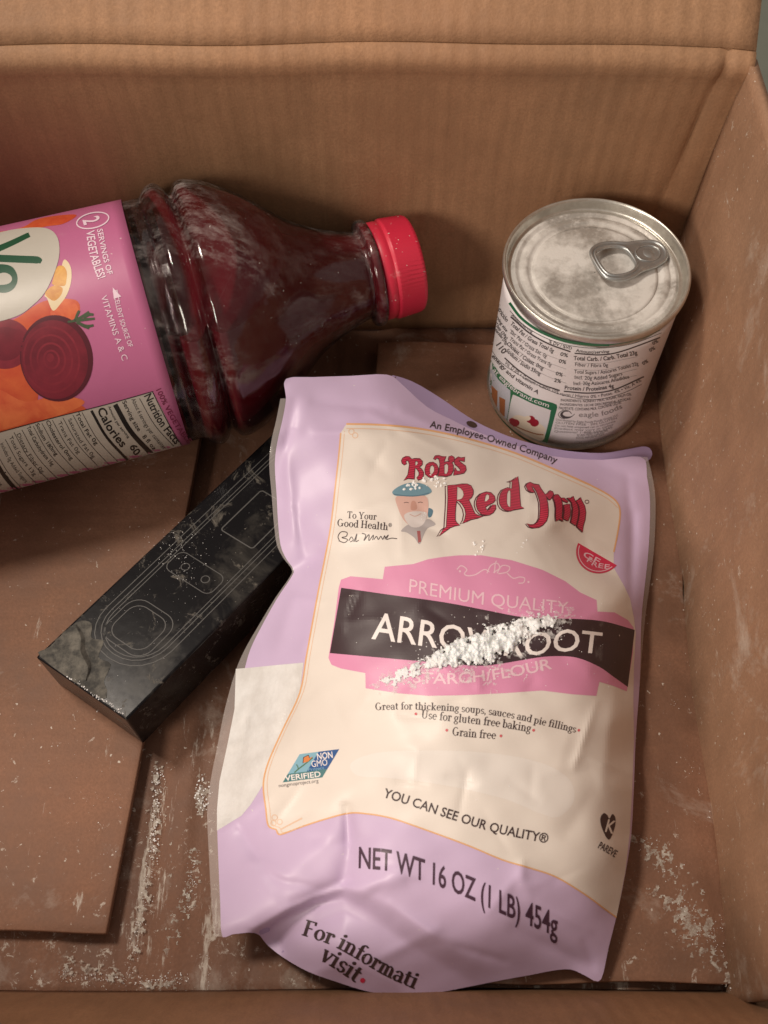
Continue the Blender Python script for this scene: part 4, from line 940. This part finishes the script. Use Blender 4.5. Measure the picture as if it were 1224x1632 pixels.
# brand lettering: dark drop line, cream inline, engraved red face
zA = lambda p: zc(p, 640, 720, 10.2); zB = lambda p: zc(p, 695, 750, 8.16); zC = lambda p: zc(p, 830, 750, 10.2)
logo = [
 (zA([(0, 150), (20, 110), (70, 85), (120, 90), (160, 130), (210, 120), (290, 120), (330, 160), (330, 210), (300, 240), (280, 255), (320, 290), (350, 340), (350, 390), (330, 440), (270, 465), (250, 430), (285, 390), (285, 340), (255, 290), (215, 262), (205, 330), (200, 450), (150, 440), (100, 435), (35, 468), (80, 420), (105, 380), (120, 290), (130, 210), (110, 150), (80, 145), (60, 165), (75, 200), (40, 215), (10, 190)]), [zA([(220, 160), (255, 160), (265, 195), (245, 225), (215, 230)])], .4),
 (zA([(380, 290), (400, 220), (450, 185), (510, 180), (560, 210), (590, 270), (590, 330), (570, 380), (500, 430), (440, 410), (390, 370)]), [zA([(450, 300), (465, 240), (500, 220), (530, 260), (530, 320), (500, 370), (460, 370)])], .4),
 (zA([(520, 120), (545, 75), (600, 70), (660, 90), (715, 85), (690, 150), (690, 180), (750, 165), (810, 180), (835, 230), (835, 310), (800, 380), (720, 405), (640, 395), (590, 400), (610, 340), (625, 200), (610, 130), (570, 100), (545, 130)]), [zA([(690, 220), (730, 195), (760, 230), (755, 320), (730, 370), (690, 360)])], .4),
 (zA([(760, 130), (770, 90), (810, 75), (850, 100), (850, 150), (810, 180), (775, 160)]), [], .3),
 (zA([(870, 130), (920, 95), (970, 110), (1020, 95), (1015, 165), (980, 150), (940, 140), (930, 160), (980, 200), (1035, 240), (1045, 300), (1010, 350), (940, 365), (845, 385), (870, 265), (890, 320), (940, 330), (960, 300), (920, 250), (870, 210), (855, 170)]), [], .4),
 (zB([(150, 200), (260, 195), (330, 182), (400, 182), (450, 205), (478, 260), (478, 310), (455, 355), (420, 385), (445, 440), (475, 510), (500, 565), (540, 590), (605, 600), (540, 620), (450, 640), (395, 665), (345, 690), (375, 640), (388, 570), (375, 500), (340, 440), (300, 400), (262, 395), (250, 480), (245, 570), (245, 650), (265, 685), (305, 712), (240, 722), (180, 745), (120, 790), (40, 855), (95, 770), (135, 740), (140, 650), (150, 500), (155, 350)]), [zB([(270, 215), (315, 230), (350, 270), (360, 320), (345, 360), (320, 380), (265, 385)])], 4.2),
 (zB([(525, 400), (545, 350), (590, 305), (650, 285), (710, 295), (755, 340), (765, 390), (740, 420), (680, 450), (640, 475), (645, 510), (670, 530), (700, 500), (735, 455), (770, 455), (772, 500), (740, 550), (690, 580), (640, 585), (580, 560), (540, 510), (522, 450)]), [zB([(625, 400), (640, 330), (660, 310), (690, 325), (690, 370), (660, 405), (630, 410)])], 3.4),
 (zB([(820, 380), (835, 310), (870, 255), (930, 230), (985, 245), (990, 150), (945, 147), (1000, 135), (1060, 85), (1075, 200), (1085, 350), (1095, 470), (1140, 492), (1060, 505), (1000, 515), (960, 530), (900, 520), (855, 490), (828, 440)]), [zB([(915, 400), (918, 310), (935, 265), (965, 262), (968, 330), (965, 480), (935, 470), (920, 440)])], 3.6),
 (zC([(85, 260), (110, 215), (150, 200), (200, 225), (290, 240), (320, 300), (370, 370), (410, 440), (430, 540), (440, 650), (435, 740), (410, 820), (350, 890), (290, 925), (200, 935), (140, 915), (95, 865), (150, 890), (220, 885), (275, 840), (305, 780), (315, 650), (310, 520), (285, 430), (250, 340), (195, 262), (170, 265), (195, 320), (215, 360), (170, 355), (115, 320)]), [], 2.6),
 (zC([(385, 400), (440, 375), (470, 335), (510, 350), (530, 390), (490, 450), (470, 480), (430, 445)]), [], 1.6),
 (zC([(525, 440), (560, 400), (600, 400), (640, 450), (665, 540), (665, 650), (655, 760), (680, 825), (620, 790), (570, 820), (565, 740), (570, 620), (555, 520)]), [], 1.8),
 (zC([(700, 560), (740, 560), (785, 550), (800, 650), (790, 740), (760, 815), (690, 780), (705, 680)]), [], 1.8),
 (zC([(645, 450), (700, 455), (760, 510), (750, 525), (680, 500)]), [], .3),
 (zC([(755, 447), (810, 460), (845, 425), (870, 490), (910, 560), (930, 660), (915, 780), (885, 895), (812, 840), (835, 740), (845, 620), (825, 520)]), [], 1.8),
 (zC([(895, 490), (940, 480), (965, 445), (985, 500), (1030, 580), (1048, 680), (1035, 800), (1005, 900), (1000, 1000), (912, 910), (935, 820), (958, 700), (948, 590)]), [], 1.8)]
for outer_, holes_, drop in logo:
    sh = lambda pts, d: [(x - d, y + .25 * d) for x, y in pts]
    if drop > 1:
        BP.append((ribbon(sh(outer_, drop), 1.6, True), 'b_rim', .19))
        BP.append((tri_poly(sh(outer_, drop * .5), [sh(h, drop * .5) for h in holes_]), 'b_clear', .21))
    BP.append((ribbon(outer_, 2.3, True), 'b_rim', .23))
    for h_ in holes_: BP.append((ribbon(h_, 1.1, True), 'b_rim', .23))
    BP.append((tri_poly(outer_, holes_), 'b_red', .25))
BP.append((ribbon(circle(935, 800, 3.2, 2.6, 16), 1.0, True), 'b_rim', .2))
# small generic portrait of a bearded man in a flat cap
zP = lambda p: zc(p, 520, 700, 4.708)
BP.append((tri_poly(spline(zP([(560, 690), (620, 640), (700, 650), (760, 600), (820, 640), (760, 670), (730, 720), (700, 790), (660, 740), (600, 700)]), 4, True)), 'b_shirt', .17))
BP.append((tri_poly(zP([(680, 690), (705, 690), (712, 770), (690, 780)])), 'b_tie', .19))
BP.append((tri_poly(spline(zP([(520, 440), (580, 420), (690, 420), (755, 440), (765, 520), (750, 600), (700, 655), (630, 650), (575, 600), (535, 510)]), 5, True)), 'b_skin2', .19))
BP.append((tri_poly(spline(zP([(585, 570), (640, 545), (720, 545), (755, 560), (740, 620), (700, 660), (640, 660), (600, 620)]), 5, True)), 'b_beard', .20))
BP.append((tri_poly(spline(zP([(640, 470), (668, 470), (680, 520), (655, 535), (632, 525)]), 5, True)), 'b_skin', .21))
BP.append((ribbon(spline(zP([(625, 565), (665, 580), (712, 560)]), 4), 1.0), 'b_skin', .22))
for e_ in ((600, 480), (705, 478)): BP.append((ribbon(zP([(e_[0] - 18, e_[1]), (e_[0], e_[1] - 5), (e_[0] + 18, e_[1])]), .9), 'b_eye', .22))
BP.append((tri_poly(spline(zP([(495, 400), (530, 365), (600, 335), (690, 330), (760, 355), (790, 395), (750, 420), (690, 428), (600, 430), (520, 425)]), 5, True)), 'b_capc', .23))
BP.append((ribbon(spline(zP([(505, 415), (600, 428), (690, 426), (770, 405)]), 4), 1.5), 'b_capd', .24))
BP.append((tri_poly(spline(zP([(765, 520), (800, 535), (790, 580), (765, 585)]), 4, True)), 'b_capd', .18))
# red roundel, its upper half lost in the fold
rcx, rcy, rr_ = 954, 880, 37
arc = [p for p in circle(rcx, rcy, rr_ * .98, rr_ * .93, 60, math.radians(38), math.radians(205))]
BP.append((tri_poly(arc), 'b_circle_red', .17))
BP.append((ribbon([(rcx + (x - rcx) * .90, rcy + (y - rcy) * .90) for x, y in arc[4:-2]], 1.3), 'b_palepink', .19))
bt2('GF', [(928, 887), (940, 893), (953, 900)], 9, .02, 'b_palepink'); bt2('FREE', [(934, 895), (948, 904), (971, 908)], 7.5, .02, 'b_palepink')
# claims
bt2('Great for thickening soups, sauces and pie fillings', [(598, 1132), (665, 1131), (750, 1136), (810, 1144), (870, 1157), (917, 1168)], 12, serif=True)
bt2('Use for gluten free baking', [(671, 1145), (720, 1150), (790, 1158), (845, 1167)], 13.5, serif=True); bt2('Grain free', [(720, 1172), (750, 1175), (790, 1178)], 13.5, serif=True)
for c in ((663, 1138), (850, 1164), (712, 1164), (798, 1173), (922, 1164)): BP.append((tri_poly(circle(*c, 2.2, n=10)), 'b_dotred', .22))
bt2('YOU CAN SEE OUR QUALITY®', [(610, 1270), (660, 1286), (720, 1306), (790, 1327), (872, 1344)], 14.5, .028, 'b_dark')
bt2('NET WT 16 OZ (1 LB) 454g', [(572, 1383), (620, 1388), (670, 1402), (740, 1428), (810, 1460), (888, 1492)], lambda t: 33 + 3 * t, .022, 'b_purple', up=(.02, -1))
# verified badge
q = lambda u, v: (478 - 27 * v + 63 * u + 0 * v, 1202 + 45 * v - 8 * u)
quad = lambda u0, v0, u1, v1: [q(u0, v0), q((u0 + u1) / 2, v0), q(u1, v0), q(u1, v1), q((u0 + u1) / 2, v1), q(u0, v1)]
BP.append((tri_poly(quad(0, 0, .48, .70)), 'b_badge_sky', .16)); BP.append((tri_poly(quad(.48, 0, 1, .70)), 'b_badge_blue', .16)); BP.append((tri_poly(quad(0, .70, 1, 1)), 'b_badge_teal', .16))
bt2('NON', [q(.58, .30), q(.97, .30)], 10, .03, 'b_pale'); bt2('GMO', [q(.55, .56), q(.95, .56)], 10, .01, 'b_pale'); bt2('Project', [q(.52, .69), q(.92, .69)], 4.5, .0, 'b_badge_sky')
bt2('VERIFIED', [q(.05, .96), q(.95, .96)], 8.5, .03, 'b_pale'); bt2('nongmoproject.org', [q(-.02, 1.17), q(.98, 1.17)], 5.5, .0, 'b_grey_m')
BP.append((ribbon(spline([q(.16, .68), q(.22, .55), q(.30, .42), q(.42, .2)], 4), 2.0), 'b_badge_green', .18)); BP.append((ribbon(spline([q(.22, .58), q(.14, .45), q(.08, .38)], 4), 1.6), 'b_badge_green', .18))
BP.append((tri_poly([q(.24, .36), q(.16, .14), q(.26, .08), q(.34, .2), q(.40, .14), q(.36, .32)]), 'b_orange', .19)); BP.append((ribbon([q(.24, .36), q(.16, .14), q(.26, .08), q(.34, .2)], 1.2), 'b_dark', .2))
# heart
z5 = lambda p: zc(p, 320, 1180, 1.654)
heart = spline(z5([(1075, 262), (1058, 235), (1052, 208), (1060, 192), (1070, 196), (1076, 206), (1084, 194), (1092, 205), (1090, 230)]), 4, True)
BP.append((tri_poly(heart), 'b_dark', .17)); bt2('K', z5([(1064, 240), (1086, 246)]), 20, .03, 'b_cream', .2); bt2('PAREVE', z5([(1045, 283), (1068, 295), (1090, 308)]), 11, .03, 'b_dark')
print_on('printed_artwork', BP, surf_bag, M, front_film, 4.0)
GP = []
for o_ in (0, 1.3):
    GP.append((text_on('For informati', [(480 + o_, 1490), (525 + o_, 1505), (568 + o_, 1528), (612 + o_, 1554), (660 + o_, 1576)], 26, serif=True), 'b_dark', .15))
    GP.append((text_on('visit', [(508 + o_, 1528), (540 + o_, 1548), (566 + o_, 1566)], 28, serif=True), 'b_dark', .15))
GP.append((tri_poly(circle(578, 1562, 4, 4, 12)), 'b_circle_red', .15))
print_on('gusset_lettering', GP, surf_bag, M, front_film, 4.0)
# hang hole punched in the lip
def surf_lip(px, py, off): return tuple(at(px, py, lipz(px, py) + off))
M['hole'] = plain('punched_hole', (.06, .03, .02), .8)
print_on('hang_hole', [(tri_poly(circle(752, 676, 9, 4.5, 20, rot=.35)), 'hole', .25)], surf_lip, M, lip, 6.0)

# ================================================================== SPILLED POWDER
mp_ = NT('starch_powder'); M['powder'] = mp_.set(Base_Color=(.92, .91, .90), Roughness=.95, Normal=mp_.bump(mp_.noise(1500, 4, .7), .5, .0004), Subsurface_Weight=.15, Subsurface_Scale=.3)
def floor_sf(px, py, off): p = at(px, py, 0); zz = 0 if (p[0] < -.0996 + .0143 * (p[1] - .044) / .2035 and p[1] > .0435) or p[0] > -.003 else -.0078; return tuple(at(px, py, zz + off * .4))
ICO = []
for sub in (1, 2):
    b_ = bmesh.new(); bmesh.ops.create_icosphere(b_, subdivisions=sub, radius=1); b_.verts.ensure_lookup_table()
    ICO.append((np.array([v.co[:] for v in b_.verts]), [tuple(v.index for v in f.verts) for f in b_.faces])); b_.free()
def lumps(name, label, spots, surf):
    """spots: (px, py, radius in mm); each an irregular crumb"""
    fl_ = .30 if surf is floor_sf else 1.0; rs_ = .40 if surf is floor_sf else (.6 if surf is not surf_bag else .8)
    V, Fc = [], []
    for q_ in spots:
        x, y, r = q_[0], q_[1], q_[2] * rs_; p = np.array(surf(x, y, r * .00045)); p[2] += q_[3] * .001 if len(q_) > 3 else 0
        tv, tf = ICO[1 if r > .7 else 0]; ph = np.random.uniform(0, 6.28, 3)
        sc = np.array([random.uniform(.8, 1.3), random.uniform(.8, 1.2), random.uniform(.55, .9) * fl_])
        k = 1 + .22 * np.sin(3.1 * tv[:, 0] + ph[0]) * np.sin(2.7 * tv[:, 1] + ph[1]) + .16 * np.sin(6 * tv[:, 2] + ph[2] + 3 * tv[:, 0]) + np.random.uniform(-.12, .12, len(tv))
        b = len(V); V.extend((tv * sc * (k * r * .001)[:, None] + p).tolist()); Fc.extend([(a + b, c + b, d + b) for a, c, d in tf])
    o = mesh_obj(name, V, Fc, M['powder'], None, False); o['kind'] = 'stuff'; o['label'] = label; o['category'] = 'powder'
    return o
mpf = NT('powder_film'); tr = mpf.n('ShaderNodeBsdfTransparent'); mxf = mpf.n('ShaderNodeMixShader'); mpf.l(mpf.ramp(mpf.noise(330, 6, .75), [(.36, .0), (.62, .85)]), mxf.inputs[0])
mpf.l(tr.outputs[0], mxf.inputs[1]); mpf.l(mpf.b.outputs[0], mxf.inputs[2]); mpf.l(mxf.outputs[0], mpf.out.inputs['Surface']); mpf.set(Base_Color=(.60, .55, .48), Roughness=.95)
M['powder_film'] = mpf.m
mpw = NT('powder_film_white'); tr = mpw.n('ShaderNodeBsdfTransparent'); mxf = mpw.n('ShaderNodeMixShader'); mpw.l(mpw.ramp(mpw.noise(420, 6, .75), [(.40, .0), (.66, .7)]), mxf.inputs[0])
mpw.l(tr.outputs[0], mxf.inputs[1]); mpw.l(mpw.b.outputs[0], mxf.inputs[2]); mpw.l(mxf.outputs[0], mpw.out.inputs['Surface']); mpw.set(Base_Color=(.88, .86, .85), Roughness=.95)
M['powder_film_white'] = mpw.m
from mathutils import noise as mnoise
def patches(name, label, strips, surf, step=1.25, amp=.75, mat='powder'):
    """heaps of powder: (path px, half width px, height mm, fill, grain px); the edge is ragged"""
    V, Fc = [], []
    for pts, hw, hm, fill, gr in strips:
        P = np.array(spline(pts, 8)) if len(pts) > 2 else np.linspace(pts[0], pts[1], 12); n_ = len(P)
        x0, y0 = P.min(0) - hw * 1.5; x1, y1 = P.max(0) + hw * 1.5; sd = random.uniform(0, 90); ids = {}
        nx, ny = int((x1 - x0) / step), int((y1 - y0) / step)
        Hh = np.full((ny + 1, nx + 1), -1.0)
        for j in range(ny + 1):
            for i in range(nx + 1):
                x, y = x0 + i * step, y0 + j * step
                d = np.hypot(P[:, 0] - x, P[:, 1] - y); k = int(d.argmin()); t = k / (n_ - 1)
                w = hw * (.45 + .55 * math.sin(math.pi * min(1, .12 + .8 * t)))
                e = 1 - (d[k] / w) ** 2
                if e < -.8: continue
                nz = mnoise.fractal(Vector((x / gr, y / gr, sd)), .6, 2.1, 4); n2 = mnoise.noise(Vector((x / gr * 3.3, y / gr * 3.3, sd + 7)))
                Hh[j, i] = e * .8 + nz * amp + n2 * .22 + fill
        def vid(j, i):
            if (j, i) not in ids:
                ids[(j, i)] = len(V); x, y = x0 + i * step, y0 + j * step
                V.append(surf(x, y, .00001 + hm * .001 * max(0, Hh[j, i]) ** .8))
            return ids[(j, i)]
        for j in range(ny):
            for i in range(nx):
                if min(Hh[j, i], Hh[j + 1, i], Hh[j, i + 1], Hh[j + 1, i + 1]) > 0: Fc.append((vid(j, i), vid(j + 1, i), vid(j + 1, i + 1), vid(j, i + 1)))
    o = mesh_obj(name, V, Fc, M[mat]); o['kind'] = 'stuff'; o['label'] = label; o['category'] = 'powder'
    return o
def bag_up(px, py, off): p = surf_bag(px, py, .00028); return (p[0], p[1], p[2] + off)
patches('spilled_powder', 'white powder heaped in a streak across the black band of the bag',
        [([(700, 1050), (740, 1040), (775, 1028), (805, 1018), (830, 1008)], 27, 2.3, -.14, 13), ([(815, 1008), (850, 1000), (880, 992)], 17, 1.2, -.35, 8), ([(655, 1066), (680, 1058), (700, 1052)], 12, 1.2, -.25, 9), ([(820, 992), (860, 988), (885, 986)], 12, .5, -.45, 7), ([(610, 1086), (640, 1078), (665, 1070)], 16, .5, -.55, 8)], bag_up)
def film_up(px, py, off): return surf_bag(px, py, .00030)
patches('powder_smear', 'thin rubbed white powder film around the streak on the black band',
        [([(690, 1062), (760, 1040), (830, 1012), (900, 985)], 44, .03, -.55, 14), ([(600, 1092), (650, 1080), (700, 1066)], 28, .03, -.6, 11), ([(730, 1082), (800, 1078), (870, 1060)], 26, .03, -.85, 9)], film_up, 1.5, 1.2, 'powder_film_white')
sp = []
for _ in range(520):
    t = random.random(); sp.append((670 + 225 * t + random.gauss(0, 8), 1062 - 72 * t + random.gauss(0, 17), random.uniform(.06, .34)))
for _ in range(60): sp.append((random.gauss(845, 26), random.gauss(992, 9), random.uniform(.08, .3)))
for _ in range(50): sp.append((random.gauss(665, 14), random.gauss(1062, 13), random.uniform(.08, .4)))
for _ in range(26): sp.append((random.gauss(625, 14), random.gauss(1082, 10), random.uniform(.08, .35)))
for _ in range(70): sp.append((random.uniform(560, 980), random.uniform(960, 1100), random.uniform(.1, .28)))
lumps('powder_crumbs', 'fine white grains around the powder streak on the black band', sp, surf_bag)
sp = [(random.gauss(655, 7), random.gauss(774, 4), random.uniform(.3, .9)) for _ in range(18)] + [(random.gauss(692, 9), random.gauss(765, 5), random.uniform(.3, 1.0)) for _ in range(18)] + [(random.gauss(672, 6), random.gauss(822, 6), random.uniform(.2, .4)) for _ in range(6)] + \
     [(random.gauss(766, 5), random.gauss(872, 7), random.uniform(.3, .8)) for _ in range(9)] + [(random.gauss(831, 3), random.gauss(872, 8), random.uniform(.2, .5)) for _ in range(6)] + [(random.uniform(520, 960), random.uniform(700, 1280), random.uniform(.08, .22)) for _ in range(70)]
lumps('powder_crumbs', 'small white powder crumbs on the cream panel around the portrait and brand lettering', sp, surf_bag)
sp = [(x + random.gauss(0, 2), y + random.gauss(0, 2), random.uniform(.2, .8)) for x, y in ((150, 1132), (94, 1188), (205, 1142), (196, 1285), (158, 1313), (186, 1358), (165, 1362), (93, 1326), (150, 1410))] + [(random.gauss(140, 45), random.gauss(1290, 70), random.uniform(.1, .28)) for _ in range(60)]
lumps('powder_specks', 'sparse white powder specks on the left bottom flap of the box', [s for s in sp if floor_sf(s[0], s[1], 0)[2] > -.001], floor_sf)
sp = []
for (x0, y0, x1, y1, n, sg, r0, r1) in ((252, 1225, 243, 1365, 120, 5, .2, .8), (318, 1240, 322, 1292, 80, 7, .2, 1.0), (290, 1235, 305, 1280, 26, 6, .2, .6), (243, 1365, 205, 1560, 110, 5, .12, .5), (312, 1360, 300, 1450, 60, 6, .12, .5), (60, 1550, 200, 1562, 120, 8, .12, .5), (215, 1566, 300, 1556, 70, 6, .15, .6), (335, 1560, 350, 1520, 40, 10, .1, .4)):
    for _ in range(n):
        t = random.random(); sp.append((x0 + (x1 - x0) * t + random.gauss(0, sg), y0 + (y1 - y0) * t + random.gauss(0, sg * .9), random.uniform(r0, r1)))
lumps('powder_drift', 'white powder drifts in the gap between the left bottom flap and the bag', [s for s in sp if floor_sf(s[0], s[1], 0)[2] < -.001], floor_sf)
sp = []
for (x, y, n, sg, r1) in ((1147, 1232, 6, 2, .9), (1152, 1262, 6, 2, .8), (1155, 1290, 10, 4, .9), (1162, 1325, 8, 3, .8), (1130, 1300, 5, 3, .5), (1075, 1125, 5, 5, .4), (1105, 1230, 5, 4, .4), (1092, 1450, 16, 9, .6), (1125, 1470, 24, 16, .6), (1060, 1380, 14, 14, .5), (1030, 1345, 12, 10, .5), (1175, 1570, 40, 9, 1.0), (1150, 1500, 20, 16, .5)):
    for _ in range(n): sp.append((random.gauss(x, sg), random.gauss(y, sg), random.uniform(.15, r1)))
for k in range(90):
    t = random.random(); sp.append((1145 + 30 * t + random.gauss(0, 1.5), 1300 + 260 * t, random.uniform(.15, .55)))
lumps('powder_crumbs', 'white powder crumbs along the crack at the foot of the right wall', sp, floor_sf)
def top_sf(px, py, off): return surf_top(px, py, off)
sp = [(57 + 139 * t + random.gauss(0, 1.5), 1047 + 93 * t - 3 + random.gauss(0, 1.5), random.uniform(.1, .45)) for t in [random.uniform(.35, 1) for _ in range(90)]]
sp += [(random.gauss(285, 22), random.gauss(880, 26), random.uniform(.06, .3)) for _ in range(120)] + [(random.gauss(240, 90), random.gauss(930, 80), random.uniform(.05, .16)) for _ in range(160)]
def on_lid(px, py):
    d = at(px, py, BZ) - a0; return .0012 < d @ e1 < LB - .002 and .001 < d @ e2 < WB - .001
lumps('powder_specks', 'white powder specks scattered over the lid of the black carton', [q_ for q_ in sp if on_lid(q_[0], q_[1])], top_sf)
patches('powder_drift', 'flat white powder patches in the gap right of the left bottom flap',
        [([(253, 1222), (250, 1290), (243, 1365)], 15, .10, -.62, 9), ([(316, 1238), (320, 1268), (322, 1295)], 15, .16, -.35, 9), ([(288, 1236), (300, 1276)], 14, .1, -.6, 7), ([(240, 1372), (226, 1450), (206, 1560)], 16, .07, -.72, 9), ([(312, 1355), (306, 1400), (298, 1455)], 17, .08, -.75, 9), ([(228, 1566), (260, 1570), (300, 1560)], 9, .12, -.3, 8), ([(60, 1556), (120, 1540), (190, 1556)], 26, .06, -.75, 11), ([(280, 1330), (285, 1420), (270, 1520)], 26, .06, -.95, 10)], floor_sf, 1.25, 1.3, 'powder_film')
patches('powder_smear', 'flat white powder smears on the floor in the near right corner',
        [([(1050, 1365), (1085, 1440), (1120, 1500)], 50, .06, -.92, 13), ([(1146, 1290), (1160, 1400), (1174, 1560)], 5, .10, -.2, 8), ([(1085, 1455), (1110, 1462), (1130, 1470)], 22, .08, -.55, 9), ([(1160, 1556), (1172, 1572), (1168, 1586)], 13, .3, -.1, 9), ([(1000, 1330), (1030, 1350), (1060, 1362)], 22, .06, -.8, 9), ([(1090, 1500), (1130, 1520), (1150, 1540)], 26, .06, -.8, 9)], floor_sf, 1.25, 1.3, 'powder_film')
